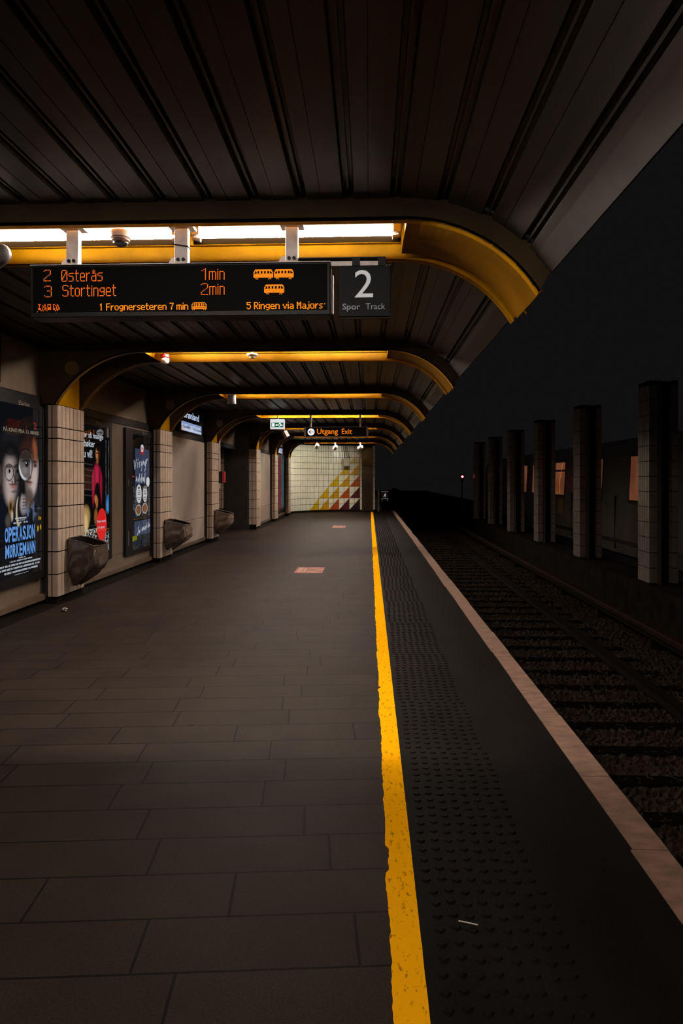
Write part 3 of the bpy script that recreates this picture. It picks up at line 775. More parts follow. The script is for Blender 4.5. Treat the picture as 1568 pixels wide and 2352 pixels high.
MB().lathe([(.04, 3.03), (.035, 3.01), (.015, 3.0)], (-1.455, 8.45, 0)).obj('sensor', mat('grey_plastic', (.25, .23, .22), .4), sd, smooth=True)
MB().tube([(-1.455, 8.45, 3.06), (-1.455, 8.45, 3.2)], .015).obj('stem', DARK, sd)
hs = device('horn_speaker', 'grey rounded loudspeaker at the left edge beside the first beam', 'speaker', (-2.25, 4.1, 2.85))
MB().tube([(-2.45, 4.30, 2.875), (-2.25, 4.06, 2.862), (-2.215, 4.02, 2.860), (-2.205, 4.0, 2.859)], [.055, .062, .06, .045], 20).obj('body', mat('speaker_grey', (.05, .044, .042), .5), hs, smooth=True)
MB().box(-2.40, -2.36, 4.18, 4.24, 2.90, 3.03).obj('mount', DARK, hs)
def cyl_cam(loc, ln, r, tilt, lab, grp='white ceiling cameras', square=False):
    x, y_, z = loc
    c = device('ceiling_camera', lab, 'camera', loc, grp)
    a = Vector((math.sin(tilt[0]), tilt[1], -math.cos(tilt[0]))).normalized()
    p0 = Vector(loc); p1 = p0+a*ln
    MB().tube([p0, p0+a*.01, p1-a*.008, p1], [r*.9, r, r, r*.92], 4 if square else 18).obj('body', WHITEP, c, smooth=not square)
    MB().tube([p1, p1+a*.006], r*.8, 16).obj('lens', BLACK, c)
    MB().tube([p0, p0+Vector((0, 0, 3.16-z))], .014).obj('stem', WHITEP, c)
cyl_cam((-2.46, 12.1, 3.01), .17, .075, (0.05, 0), 'white cylinder camera under the left end of the third beam')
cyl_cam((-2.53, 20.2, 2.93), .2, .085, (.5, 0), 'tilted white camera just below right of the green exit sign', square=True)
def spot(x, y_, z, ln, r, aim, lab):
    c = device('spotlight', lab, 'spotlight', (x, y_, z), 'white spotlights before the mural')
    a = Vector(aim).normalized(); p = Vector((x, y_, z))
    MB().tube([p-a*ln*.5, p-a*(ln*.5-.02), p+a*(ln*.5-.01), p+a*ln*.5], [r*.85, r, r, r*.95], 16).obj('can', WHITEP, c, smooth=True)
    MB().tube([(x, y_, z+r*.6), (x, y_, 3.1)], .022).obj('stem', WHITEP, c)
    ld = bpy.data.lights.new('spot_beam', 'SPOT'); ld.energy = SPOT_W; ld.color = (1, .93, .74); ld.spot_size = math.radians(95); ld.spot_blend = .5; ld.shadow_soft_size = .05
    lo_ = bpy.data.objects.new('spot_beam', ld); COL.objects.link(lo_); lo_.parent = c
    lo_.location = a*(ln*.5+.03); lo_.rotation_euler = a.to_track_quat('-Z', 'Y').to_euler()
spot(-2.20, 28.6, 2.89, .21, .080, (-.35, .8, -.62), 'leftmost of the three white spotlights before the mural')
spot(-1.43, 28.6, 2.83, .21, .085, (-.45, .8, -.58), 'middle of the three white spotlights before the mural')
spot(-.38, 28.6, 2.83, .21, .085, (-.75, .8, -.4), 'rightmost of the three white spotlights, beside the steel door')

# hanging signs at the fourth beam
ug = thing('exit_board', 'long black hanging board with orange Utgang Exit and a round arrow', 'sign', (-.78, 16.11, 2.5))
MB().box(-1.50, -.065, 16.07, 16.17, 2.512, 2.728).obj('panel', SIGNF, ug, bevel=.006)
MB().box(-1.545, -1.495, 16.06, 16.18, 2.50, 2.738).box(-.07, -.02, 16.06, 16.18, 2.50, 2.738).box(-1.5, -.06, 16.065, 16.175, 2.728, 2.738).box(-1.5, -.06, 16.065, 16.175, 2.502, 2.512).obj('end_frame', GREYM, ug)
for x in (-1.385, -.215): MB().box(x-.022, x+.022, 16.09, 16.13, 2.735, 3.0195).obj('hanger', GREYM, ug)
disc('S', -1.374, 2.618, .082, .082, 16.064, SWHT, ug, 'arrow_disc')
strokes([[(-1.32, 2.618), (-1.425, 2.618)], [(-1.38, 2.655), (-1.425, 2.618), (-1.38, 2.581)]], .014, 'S', 16.061, BLACK, ug, 'arrow')
text('Utgang', 'S', -1.235, -.738, 2.530, 2.695, 16.064, SORG, ug, 'lettering', bold=.009)
text('Exit', 'S', -.65, -.41, 2.567, 2.692, 16.064, SORG, ug, 'lettering')
ex = thing('escape_sign', 'small white boxed green escape sign with running figure and arrow', 'sign', (-2.17, 16.11, 2.69))
MB().box(-2.345, -2.0, 16.07, 16.13, 2.69, 2.925).obj('housing', emit('exit_case_glow', (1, 1, 1), .75), ex, bevel=.015)
MB().box(-2.315, -2.03, 16.066, 16.071, 2.73, 2.84).obj('green_panel', EXG, ex)
MB().box(-2.298, -2.24, 16.062, 16.066, 2.745, 2.825).obj('door_symbol', EXW, ex)
strokes([[(-2.135, 2.785), (-2.205, 2.785)]], .02, 'S', 16.063, EXW, ex, 'arrow')
MB().add([(-2.222, 16.063, 2.785), (-2.18, 16.063, 2.758), (-2.18, 16.063, 2.812)], [(0, 1, 2)]).obj('arrow_head', EXW, ex)
rf = strokes([[(-2.085, 2.81), (-2.10, 2.785), (-2.085, 2.77), (-2.05, 2.765)], [(-2.10, 2.785), (-2.105, 2.765), (-2.13, 2.745)], [(-2.135, 2.815), (-2.10, 2.815), (-2.075, 2.80), (-2.06, 2.795)]], .014, 'S', 16.0625, EXW, ex, 'running_figure')
disc('S', -2.115, 2.828, .010, .010, 16.062, EXW, ex, 'figure_head', 12)
MB().tube([(-2.17, 16.11, 2.92), (-2.17, 16.11, 3.0195)], .014).obj('stem', WHITEP, ex)
# hanging box before the mural
hb = thing('hanging_box', 'grey box hung on two cables in front of the mural triangles', 'box', (-1.04, 31.2, 2.2))
MB().box(-1.17, -.90, 31.1, 31.3, 2.09, 2.48).obj('case', mat('grey_case', (.36, .35, .29), .45), hb, bevel=.02)
MB().box(-1.18, -.89, 31.12, 31.31, 2.06, 2.10).obj('underside', BLACK, hb)
for x0, x1 in ((-1.14, -1.09), (-.93, -1.05)): MB().tube([(x0, 31.2, 2.48), (x1, 31.2, 3.14)], .014, 6).obj('cable', BLACK, hb)

# ------------------------------------------------------------------ posters
def srgb(c): return np.array(lin(c))
def el(u, v, cx, cy, rx, ry, soft=.15, rot=0.):
    du, dv = u-cx, v-cy
    if rot: du, dv = du*math.cos(rot)+dv*math.sin(rot), -du*math.sin(rot)+dv*math.cos(rot)
    d = np.sqrt((du/rx)**2+(dv/ry)**2)
    return np.clip((1+soft-d)/(2*soft), 0, 1)
def lay(img, mask, c, a=1.): 
    m = (mask*a)[..., None]; return img*(1-m)+srgb(c)*m
def fnoise(u, v, sx, sy, seed):
    r = np.random.default_rng(seed); g = r.random((sy+2, sx+2)); x = u*sx; y_ = v*sy
    i, j = np.clip(x.astype(int), 0, sx), np.clip(y_.astype(int), 0, sy); fx, fy = x-i, y_-j
    fx, fy = fx*fx*(3-2*fx), fy*fy*(3-2*fy)
    return (g[j, i]*(1-fx)+g[j, i+1]*fx)*(1-fy)+(g[j+1, i]*(1-fx)+g[j+1, i+1]*fx)*fy
def poster_mesh(img_fn, x, y0, y1, z0, z1, nu, nv, parent, name='poster'):
    u, v = np.meshgrid(np.linspace(0, 1, nu), np.linspace(0, 1, nv))
    img = img_fn(u, v)
    P = np.stack([np.full(u.size, x), (y0+(y1-y0)*u).ravel(), (z0+(z1-z0)*v).ravel()], 1)
    mb = MB().add(P.tolist(), [(j*nu+i, j*nu+i+1, (j+1)*nu+i+1, (j+1)*nu+i) for j in range(nv-1) for i in range(nu-1)])
    o = mb.obj(name, PRINT, parent)
    at = o.data.color_attributes.new('Print', 'FLOAT_COLOR', 'POINT')
    at.data.foreach_set('color', np.concatenate([np.clip(img, 0, 4).reshape(-1, 3), np.ones((u.size, 1))], 1).astype(np.float32).ravel())
    return o
def film(u, v):
    im = np.zeros(u.shape+(3,))+srgb((12, 14, 18))
    nz = fnoise(u, v, 14, 22, 1); n2 = fnoise(u, v, 26, 40, 2)
    im = lay(im, np.clip(1-np.abs(v-.42)*4, 0, 1)*nz, (30, 36, 48), .7)
    def face(im, cx, cy, rx, ry, lu, w, c):      # a face lit around the column u = lu
        f = el(u, v, cx, cy, rx, ry, .16)
        sh = np.clip(np.exp(-((u-lu)/w)**2)*(.75+.5*np.clip((cy+ry*.7-v)/ry, 0, 1)*np.clip((v-cy+ry*1.2)/ry, 0, 1)), .04, 1)
        return im*(1-f[..., None])+(srgb(c)*(sh**1.25)[..., None])*f[..., None]
    # left child: dark cap, coat, face
    im = lay(im, el(u, v, .35, .74, .19, .12, .3), (26, 27, 30))
    im = lay(im, el(u, v, .18, .36, .17, .13, .3), (17, 20, 28))
    im = lay(im, el(u, v, .155, .585, .03, .05, .3), (66, 58, 56), .9)
    im = face(im, .345, .575, .16, .155, .335, .12, (178, 160, 154))
    im = lay(im, el(u, v, .35, .735, .19, .045, .4), (17, 16, 18), .95)
    im = lay(im, el(u, v, .405, .582, .018, .045, .6), (196, 184, 178), .45)
    im = lay(im, el(u, v, .435, .575, .03, .05, .6), (30, 24, 25), .7)
    for x in (.375, .435): im = lay(im, el(u, v, x, .552, .014, .007, .5), (22, 16, 17), .9)
    im = lay(im, el(u, v, .40, .536, .075, .007, .5), (66, 34, 34), .95); im = lay(im, el(u, v, .405, .522, .055, .011, .5), (150, 96, 94), .85)
    im = lay(im, el(u, v, .41, .495, .05, .008, .6), (60, 48, 47), .7)
    for cx, dim in ((.32, 1.), (.475, .35)):
        im = lay(im, el(u, v, cx, .605, .082, .050, .08)*(1-el(u, v, cx, .605, .071, .043, .08)), (9, 9, 10))
        im = lay(im, el(u, v, cx, .638, .07, .010, .5), (28, 22, 22), .8)
        im = lay(im, el(u, v, cx, .612, .040, .014, .3), tuple(int(q*dim) for q in (150, 146, 144)), .9); im = lay(im, el(u, v, cx+.004, .613, .018, .013, .3), (10, 9, 10))
        im = lay(im, el(u, v, cx-.02, .582, .04, .014, .6), tuple(int(q*dim) for q in (170, 168, 170)), .5)
    im = lay(im, ((np.abs(v-.612) < .005)*(u > .39)*(u < .405)).astype(float), (9, 9, 10))
    # right child: auburn hair, face lit from the right
    im = lay(im, el(u, v, .72, .73, .185, .115, .2), (40, 25, 21))
    im = lay(im, el(u, v, .60, .66, .06, .12, .4), (26, 18, 16))
    im = face(im, .745, .60, .15, .145, .83, .15, (188, 170, 164))
    im = lay(im, el(u, v, .69, .745, .15, .05, .35), (52, 31, 25), .95)
    im = lay(im, el(u, v, .835, .735, .05, .075, .35, .35), (136, 74, 44), .9); im = lay(im, el(u, v, .80, .70, .025, .06, .5, .3), (74, 42, 28), .9)
    im = lay(im, el(u, v, .905, .635, .018, .055, .35), (140, 122, 116), .9)
    im = lay(im, el(u, v, .84, .672, .045, .009, .5), (40, 24, 20), .9); im = lay(im, el(u, v, .845, .650, .034, .013, .4), (20, 16, 17), .95)
    im = lay(im, el(u, v, .735, .578, .03, .014, .5), (58, 44, 44), .8)
    im = lay(im, el(u, v, .72, .548, .06, .008, .5), (64, 30, 31), .95); im = lay(im, el(u, v, .725, .536, .045, .008, .6), (134, 92, 90), .7)
    # magnifying glass with an enlarged eye behind it
    im = lay(im, el(u, v, .643, .65, .150, .098, .05), (8, 8, 9))
    L = el(u, v, .643, .65, .138, .089, .05)
    im = lay(im, L, (104, 97, 97)); im = lay(im, L*np.clip((v-.668)*40, 0, 1), (50, 36, 32), .95)
    im = lay(im, L*el(u, v, .66, .672, .095, .014, .4), (24, 19, 19)); im = lay(im, L*el(u, v, .66, .656, .075, .019, .25), (92, 88, 89))
    im = lay(im, L*el(u, v, .668, .657, .034, .019, .2), (14, 13, 15)); im = lay(im, L*el(u, v, .655, .663, .008, .005, .4), (200, 204, 210))
    im = lay(im, L*el(u, v, .62, .618, .05, .018, .6), (146, 138, 138), .6)
    im = lay(im, L*(1-el(u, v, .675, .672, .155, .103, .06))*np.clip((.665-v)*30, 0, 1)*np.clip((.70-u)*14, 0, 1), (206, 213, 220))
    im = lay(im, L*el(u, v, .748, .62, .012, .05, .5), (170, 176, 184), .7)
    im = lay(im, el(u, v, .605, .50, .018, .055, .25), (14, 12, 11))
    # hand, collars, jewel
    im = lay(im, el(u, v, .60, .415, .072, .055, .25), (146, 132, 130), .95); im = lay(im, el(u, v, .565, .43, .02, .04, .5), (176, 162, 160), .7)
    for i in range(4): im = lay(im, el(u, v, .62, .448-.019*i, .058, .0035, .4), (66, 50, 50), .85)
    im = lay(im, el(u, v, .72, .465, .08, .045, .35), (84, 72, 69), .9)
    im = lay(im, el(u, v, .72, .42, .085, .028, .2), (98, 70, 44), .9)
    for i in range(4): im = lay(im, el(u, v, .655+.04*i, .42, .007, .02, .4), (36, 22, 15), .9)
    im = lay(im, el(u, v, .75, .375, .13, .05, .5)*np.clip(n2*1.6-.4, 0, 1), (104, 124, 156), .9)
    im = lay(im, el(u, v, .36, .405, .05, .05, .3, .5), (140, 106, 60), .9); im = lay(im, el(u, v, .345, .41, .022, .026, .4), (34, 20, 12), .95); im = lay(im, el(u, v, .395, .39, .016, .02, .4), (30, 18, 12), .9); im = lay(im, el(u, v, .375, .355, .02, .028, .4), (206, 186, 158), .8)
    im = lay(im, el(u, v, .50, .375, .055, .085, .1)*(1-el(u, v, .525, .39, .05, .085, .12)), (200, 186, 160), .9)
    im = lay(im, el(u, v, .30, .33, .05, .035, .4), (80, 77, 70), .8)
    im = lay(im, el(u, v, .87, .385, .11, .008, .6)*n2, (84, 98, 122), .8)
    for cx, cy, rx, ry in ((.93, .325, .010, .012), (.965, .323, .008, .010), (.905, .262, .014, .018), (.965, .268, .012, .016)):
        im = lay(im, el(u, v, cx, cy, rx, ry, .3), (214, 166, 26))
    # dark red line of print at the top
    bar = (np.abs(v-.888) < .026)*((u > .24)*(u < .70))*(fnoise(u, v, 40, 6, 5) > .42)
    return lay(im, bar.astype(float), (50, 15, 15), .9)
def audiobook(u, v):
    im = np.zeros(u.shape+(3,))+srgb((11, 11, 12)); nz = fnoise(u, v, 24, 40, 11); n2 = fnoise(u, v, 70, 110, 12)
    for c in (.70, .655, .61, .56, .505, .46): im = lay(im, np.exp(-((v-c-.006*np.sin(u*9))/.0035)**2)*(u < .5), (74, 68, 64), .8*1)
    im = lay(im, ((np.abs(u-.90) < .012)+(np.abs(u-.985) < .010))*(v > .3)*(v < .9)*nz, (120, 118, 118), .9)
    im = lay(im, el(u, v, .97, .385, .065, .07, .15), (40, 108, 170))
    im = lay(im, el(u, v, .95, .36, .03, .05, .4), (84, 156, 214), .8)
    # the person: trousers, red jumper, apron, head
    im = lay(im, el(u, v, .60, .24, .20, .14, .2), (12, 12, 13))
    im = lay(im, el(u, v, .62, .57, .155, .125, .12), (150, 24, 52)); im = lay(im, el(u, v, .60, .58, .07, .11, .4), (196, 40, 76), .8)
    im = lay(im, el(u, v, .63, .47, .085, .09, .12), (14, 13, 15))
    im = lay(im, el(u, v, .50, .50, .03, .12, .25, .05), (160, 26, 56)); im = lay(im, el(u, v, .755, .50, .025, .11, .25, -.05), (140, 22, 50))
    for x in (.555, .70): im = lay(im, el(u, v, x, .585, .010, .08, .2), (16, 12, 14))
    im = lay(im, el(u, v, .595, .42, .055, .035, .25, -.4), (188, 112, 60)); im = lay(im, el(u, v, .615, .385, .03, .03, .3), (170, 96, 50))
    im = lay(im, el(u, v, .64, .785, .062, .052, .12), (120, 66, 36)); im = lay(im, el(u, v, .615, .785, .035, .042, .3), (196, 124, 72), .9)
    im = lay(im, el(u, v, .66, .825, .06, .022, .2), (22, 14, 12)); im = lay(im, el(u, v, .68, .78, .022, .045, .3), (48, 24, 16), .9)
    im = lay(im, el(u, v, .63, .79, .05, .005, .4), (14, 12, 12)); im = lay(im, el(u, v, .63, .725, .03, .02, .4), (150, 88, 48))
    im = lay(im, el(u, v, .585, .29, .05, .06, .3), (140, 88, 44), .95)
    # sacks and papers
    im = lay(im, el(u, v, .25, .27, .16, .10, .2, .3), (172, 138, 84)); im = lay(im, el(u, v, .30, .25, .05, .07, .4, .3), (226, 196, 140), .8)
    im = lay(im, ((n2 > .52)*(v < .20)*(u < .62)).astype(float), (196, 194, 188), .85)
    im = lay(im, ((n2 > .60)*(v < .16)*(u > .8)).astype(float), (180, 182, 186), .8)
    im = lay(im, el(u, v, .97, .02, .12, .03, .3), (128, 130, 134), .9)
    im = lay(im, el(u, v, .767, .219, .157, .130, .02), (226, 38, 40))
    return im
def food(u, v):
    nz = fnoise(u, v, 18, 34, 21); n2 = fnoise(u, v, 80, 130, 22)
    im = np.zeros(u.shape+(3,))+srgb((18, 18, 19))
    im = lay(im, np.ones_like(u)*(v < .60)*nz, (30, 34, 42), .9)
    im = lay(im, ((u > .16)*(u < .94)*(v > .30)*(v < .88)).astype(float)*(.75+.35*nz), (62, 70, 96))
    im = lay(im, ((u > .22)*(u < .90)*(v > .29)*(v < .57)).astype(float), (20, 19, 20), .95)
    im = lay(im, ((n2 > .66)*(v < .55)*(v > .28)).astype(float), (120, 116, 112), .8)
    im = lay(im, ((u > .12)*(v > .12)*(v < .245)).astype(float)*(.6+.6*nz), (70, 80, 106))
    im = lay(im, ((v < .12)*(v > .02)).astype(float)*nz, (50, 58, 66), .8)
    im = lay(im, (v > .885).astype(float), (14, 13, 13))
    im = lay(im, ((v > .26)*(v < .267)*(u < .8)).astype(float), (84, 52, 20))
    for cx, cy in ((.335, .34), (.69, .348)):
        im = lay(im, el(u, v, cx, cy, .155, .048, .06), (196, 186, 176)); im = lay(im, el(u, v, cx, cy, .125, .038, .1), (84, 50, 34)); im = lay(im, el(u, v, cx, cy, .11, .034, .2)*n2, (170, 112, 70), .9)
    im = lay(im, el(u, v, .36, .483, .145, .083, .03), (214, 214, 216)); im = lay(im, el(u, v, .70, .477, .12, .074, .03), (214, 214, 216)); im = lay(im, el(u, v, .865, .588, .10, .043, .04), (226, 226, 230))
    for cx in (.36, .70):
        for i, w in enumerate((.05, .08, .07, 0, .08, .06)):
            if w: im = lay(im, ((np.abs(u-cx) < w)*(np.abs(v-(.512-.016*i)) < .004)).astype(float), (90, 84, 84), .9)
        im = lay(im, el(u, v, cx, .535, .04, .012, .2), (26, 24, 26))
    im = lay(im, el(u, v, .54, .872, .115, .042, .04), (168, 32, 40)); im = lay(im, el(u, v, .54, .888, .085, .034, .06), (232, 230, 232))
    for i in range(3): im = lay(im, el(u, v, .485+.055*i, .884, .016, .020, .2), (150, 60, 66))
    im = lay(im, ((u > .10)*(u < .26)*(v > .08)*(v < .118)).astype(float), (124, 122, 20)); im = lay(im, ((u > .03)*(u < .07)*(v > .075)*(v < .12)).astype(float), (190, 190, 60))
    return im
def striped(u, v):
    im = np.zeros(u.shape+(3,))+srgb((40, 32, 46))
    for a, b_, c in ((-.01, .13, (164, 70, 50)), (.13, .52, (48, 40, 56)), (.52, .72, (112, 34, 40)), (.72, 1.1, (52, 78, 82))): im = lay(im, ((u >= a)*(u < b_)).astype(float), c)
    return im*(.75+.3*fnoise(u, v, 6, 20, 31))[..., None]
def mark(parent, x, y0, z0, s):      # small printed name on the top rail of a poster case
    strokes([[(y0-.05, z0+.03), (y0-.035, z0-.002), (y0-.015, z0+.035)], [(y0-.05, z0-.012), (y0-.015, z0-.012)]], .008, 'W', x, POSTD_S, parent, 'logo')
    text('Clear Channel', 'W', y0, y0+.19*s, z0-.016, z0+.026, x, POSTD_S, parent, 'lettering')
POSTD_S = mat('faded_print', (.30, .24, .20), .5)
def case(label, y0, y1, z0, z1, iy0, iy1, iz0, iz1, fn, nu, nv, xf=-3.90, xw=-3.94, gl=True):
    c = thing('poster_case', label, 'poster', (xf, (y0+y1)/2, z0), 'advertising cases on the left wall')
    fr = MB().box(xw, xf, y0, iy0, z0, z1).box(xw, xf, iy1, y1, z0, z1).box(xw, xf, iy0, iy1, z0, iz0).box(xw, xf, iy0, iy1, iz1, z1)
    fr.obj('frame', BLACK, c)
    poster_mesh(fn, xf-.012, iy0, iy1, iz0, iz1, nu, nv, c)
    if gl: MB().box(xf-.003, xf-.0005, iy0-.005, iy1+.005, iz0-.005, iz1+.005).obj('glass', GLASS, c)
    return c
XT = -3.9115
c1 = case('lit film poster with two dark faces and blue title, nearest the camera', 6.84, 8.04, .33, 2.37, 6.92, 8.02, .42, 2.33, film, 150, 420, xw=-3.97)
U = lambda u: 6.92+1.10*u
V = lambda v: .42+1.91*v
letters('OPERASJON', 'W', U(.235), U(.84), V(.206), V(.292), XT, BLUEL, c1, 'lettering', bold=.03)
letters('MØRKEMANN', 'W', U(.243), U(.85), V(.116), V(.192), XT, BLUEL, c1, 'lettering', bold=.03)
text('PÅ KINO FRA 13. MARS!', 'W', U(.21), U(.925), V(.838), V(.868), XT, POSTD, c1, 'lettering', bold=.02)
text('2', 'W', U(.81), U(.875), V(.872), V(.915), XT, POSTRD, c1, 'lettering', bold=.03)
def scribble(y0, y1, z, h, seed, parent, m):      # lines of print too small to read in the photo
    r = random.Random(seed); mb = MB(); yy = y0
    while yy < y1:
        w = r.uniform(.008, .017)
        if r.random() < .86: mb.add([(XT, yy, z-h/2*r.uniform(.8, 1)), (XT, min(yy+w*.75, y1), z-h/2), (XT, min(yy+w*.75, y1), z+h/2*r.uniform(.8, 1)), (XT, yy, z+h/2)], [(0, 1, 2, 3)])
        yy += w
    mb.obj('fine_print', m, parent)
for a, b_, v_, h_, sd_ in ((.43, .66, .338, .018, 1), (.47, .62, .326, .013, 2), (.40, .70, .312, .018, 3), (.50, .64, .106, .012, 4), (.33, .78, .092, .016, 5), (.10, .96, .072, .022, 6), (.13, .94, .052, .022, 7), (.22, .90, .031, .022, 8), (.42, .70, .012, .006, 9)):
    scribble(U(a), U(b_), V(v_), h_, sd_, c1, POSTW)
mark(c1, -3.899, 7.50, 2.352-.004, 1.)

c2 = case('lit poster with a person in a red jumper and a red circle', 8.86, 10.21, .30, 2.36, 8.93, 10.12, .44, 2.26, audiobook, 150, 420)
U = lambda u: 8.93+1.17*u
V = lambda v: .44+1.80*v
text('for så mange', 'W', U(.185), U(.825), V(.898), V(.957), XT, POSTW, c2, 'lettering', bold=.022)
text('lydbøker', 'W', U(.09), U(.565), V(.825), V(.895), XT, POSTW, c2, 'lettering', bold=.022)
text('du vil!', 'W', U(.165), U(.485), V(.757), V(.820), XT, POSTW, c2, 'lettering', bold=.022)
text('Prøv gratis', 'W', U(.635), U(.91), V(.232), V(.262), XT, POSTW, c2, 'lettering', bold=.02)
text('i 14 dager', 'W', U(.64), U(.88), V(.182), V(.212), XT, POSTW, c2, 'lettering', bold=.02)
text('.no', 'W', U(.84), U(.97), V(.014), V(.048), XT, POSTW, c2, 'lettering', bold=.02)
mark(c2, -3.899, 9.66, 2.305, .9)
c3 = case('lit dark blue food poster with white brush lettering, two bowls', 10.80, 12.10, .262, 2.335, 11.12, 12.05, .325, 2.25, food, 130, 400)
MB().box(-3.90, -3.896, 10.89, 10.93, 1.40, 1.50).obj('hinge', mat('hinge_metal', (.16, .14, .12), .4, metal=.5), c3)
MB().box(-3.90, -3.896, 10.89, 10.935, .42, .66).obj('lock_plate', MATS['hinge_metal'], c3)
U = lambda u: 11.12+.93*u
V = lambda v: .32+1.92*v
def brush(pts, w=.028): strokes([[(U(a), V(b_)) for a, b_ in pl] for pl in pts], w, 'W', XT, POSTW, c3)
brush([[(.10, .78), (.14, .70), (.22, .79)], [(.30, .765), (.27, .72)], [(.31, .79), (.315, .785)], [(.42, .77), (.36, .755), (.42, .74), (.36, .722)], [(.48, .775), (.50, .74), (.55, .775), (.50, .69)], [(.58, .745), (.60, .78), (.64, .75)], [(.72, .775), (.66, .76), (.70, .735), (.74, .79), (.72, .71), (.66, .69)], [(.76, .755), (.79, .80), (.77, .76), (.80, .79), (.86, .80)]], .022)
brush([[(.20, .60), (.24, .635), (.27, .60)], [(.40, .66), (.37, .59), (.32, .61), (.38, .63)], [(.52, .665), (.49, .59), (.44, .61), (.50, .63)], [(.56, .63), (.57, .60), (.60, .63), (.62, .60)], [(.70, .67), (.67, .59), (.63, .61), (.68, .635)]], .03)
brush([[(.34, .195), (.33, .15), (.28, .125)], [(.40, .16), (.36, .15), (.41, .145), (.42, .165)], [(.52, .155), (.53, .18), (.57, .155), (.60, .185), (.63, .16)], [(.70, .185), (.66, .165), (.70, .16), (.72, .19)], [(.80, .21), (.77, .165), (.74, .175), (.79, .185)], [(.88, .215), (.86, .175), (.90, .18)], [(.92, .195), (.93, .18), (.96, .20), (.98, .185)]], .026)
mark(c3, -3.899, 11.66, 2.295, .8)
c4 = case('narrow looking poster of red, dark blue and teal upright stripes, farthest along', 24.80, 28.05, .26, 2.36, 24.9, 27.95, .36, 2.33, striped, 60, 60, xf=-3.50, xw=-3.57, gl=False)

# station name signs on the upper panels
def station(xw, y0, y1, z0, z1, lab, lit=True):
    s = thing('station_sign', lab, 'sign', (xw, (y0+y1)/2, z0), 'station name signs')
    MB().box(xw+.012, xw+.09, y0, y1, z0, z1).obj('case', BLACK, s, bevel=.006)
    if not lit: return
    x = xw+.0925; h = z1-z0; w = y1-y0
    text('Grønland', 'W', y0+w*.12, y1-w*.18, z0+h*.57, z0+h*.88, x, STNW, s, 'lettering', bold=.015)
    def pic(u, v):
        im = np.zeros(u.shape+(3,))+srgb((128, 148, 190)); n_ = fnoise(u, v, 9, 7, 41)
        im = lay(im, np.clip(n_*1.4-.3, 0, 1)*(v < .75), (196, 202, 222)); im = lay(im, ((v < .62-.18*u)*(v > .36-.1*u)*(fnoise(u, v, 26, 5, 42) > .4)).astype(float), (82, 86, 110), .8)
        im = lay(im, (v < .3).astype(float), (188, 198, 224), .7); im = lay(im, el(u, v, .05, .1, .06, .12, .5), (220, 160, 90))
        return im
    poster_mesh(pic, x, y0+w*.06, y1-w*.06, z0+h*.05, z0+h*.42, 60, 24, s, 'picture_strip')
station(-3.97, 13.85, 15.75, 2.50, 3.02, 'black lit station name sign above the large white panel')
station(-3.57, 25.3, 27.3, 2.50, 3.02, 'far black lit station name sign above the striped poster')
station(-3.97, 5.2, 7.05, 2.52, 3.0, 'unlit black sign case above the film poster at the left edge', False)

# ------------------------------------------------------------------ bins with plastic bags
def bin_(x, y0, y1, ztop, zbot, dep, lab, m, seed):
    b = thing('bagged_bin', lab, 'bin', (x, (y0+y1)/2, ztop), 'bagged bins hung on the columns')
    MB().box(x+.0, x+.015, y0+.06, y1-.06, ztop-.30, ztop-.02).obj('wall_bracket', BLACK, b)
    r = random.Random(seed); N = 88; H = 40
    ph = [r.uniform(0, 6.28) for _ in range(8)]
    rows = []; cy = (y0+y1)/2; cxm = x+.02+dep/2; hw = (y1-y0)/2
    def ridge(q): return (1-abs(math.sin(q)))**2
    for j in range(H):
        t = j/(H-1)
        k1 = 1.0 if t < .42 else 1-.80*((t-.42)/.58)**1.7
        k2 = 1.0 if t < .50 else 1-.84*((t-.50)/.50)**1.7
        ring = []
        for i in range(N):
            a = 2*PI*i/N; ca, sa = math.cos(a), math.sin(a); p = .30
            ex = math.copysign(abs(ca)**p, ca); ey = math.copysign(abs(sa)**p, sa)
            g_ = min(1, t*5)
            f = g_*(.020*ridge(3.0*a+4.5*t+ph[0])+.014*ridge(5.0*a-3*t+ph[1])+.009*ridge(9*a+9*t+ph[2])+.006*math.sin(13*a+20*t+ph[3]))
            f += .008*ridge(7*a+ph[4])*(t < .06)
            out = x+.02+dep*k1*(ex*.5+.5)                      # the wall side stays put, the front draws in
            px_ = max(out+f*ca-.004*g_, x+.006)
            py_ = cy+hw*k2*ey+f*sa
            zt_ = ztop-.095*(px_-x)/dep
            ring.append((px_, py_, zt_-(zt_-zbot-.03*math.sin(3*a+ph[5])*t)*t+.004*math.sin(6*a+ph[6])*(1-g_)))
        rows.append(ring)
    vs = [p for R_ in rows for p in R_]
    fs = [(j*N+i, j*N+(i+1) % N, (j+1)*N+(i+1) % N, (j+1)*N+i) for j in range(H-1) for i in range(N)]
    fs.append(tuple(range((H-1)*N, H*N)))
    MB().add(vs, fs).obj('bag', m, b, smooth=True)
    # rolled rim and the dark inside
    ri = rows[0]; MB().tube(ri+[ri[0]], .008, 6, cap=False).obj('rim', m, b, smooth=True)
    inn = [[(cxm+(p[0]-cxm)*s_, cy+(p[1]-cy)*s_, p[2]+dz_) for p in ri] for s_, dz_ in ((.95, -.002), (.9, -.22), (.5, -.25))]
    vs = [p for R_ in inn for p in R_]; fs = [(j*N+i, j*N+(i+1) % N, (j+1)*N+(i+1) % N, (j+1)*N+i) for j in range(2) for i in range(N)]+[tuple(range(2*N, 3*N))]
    MB().add(vs, fs).obj('liner', PLINTH, b, smooth=True)
BAG2 = mat('pale_bin_bag_plastic', (.17, .125, .10), .14, var=.2, vscale=9, spec=.6, coat=.3)
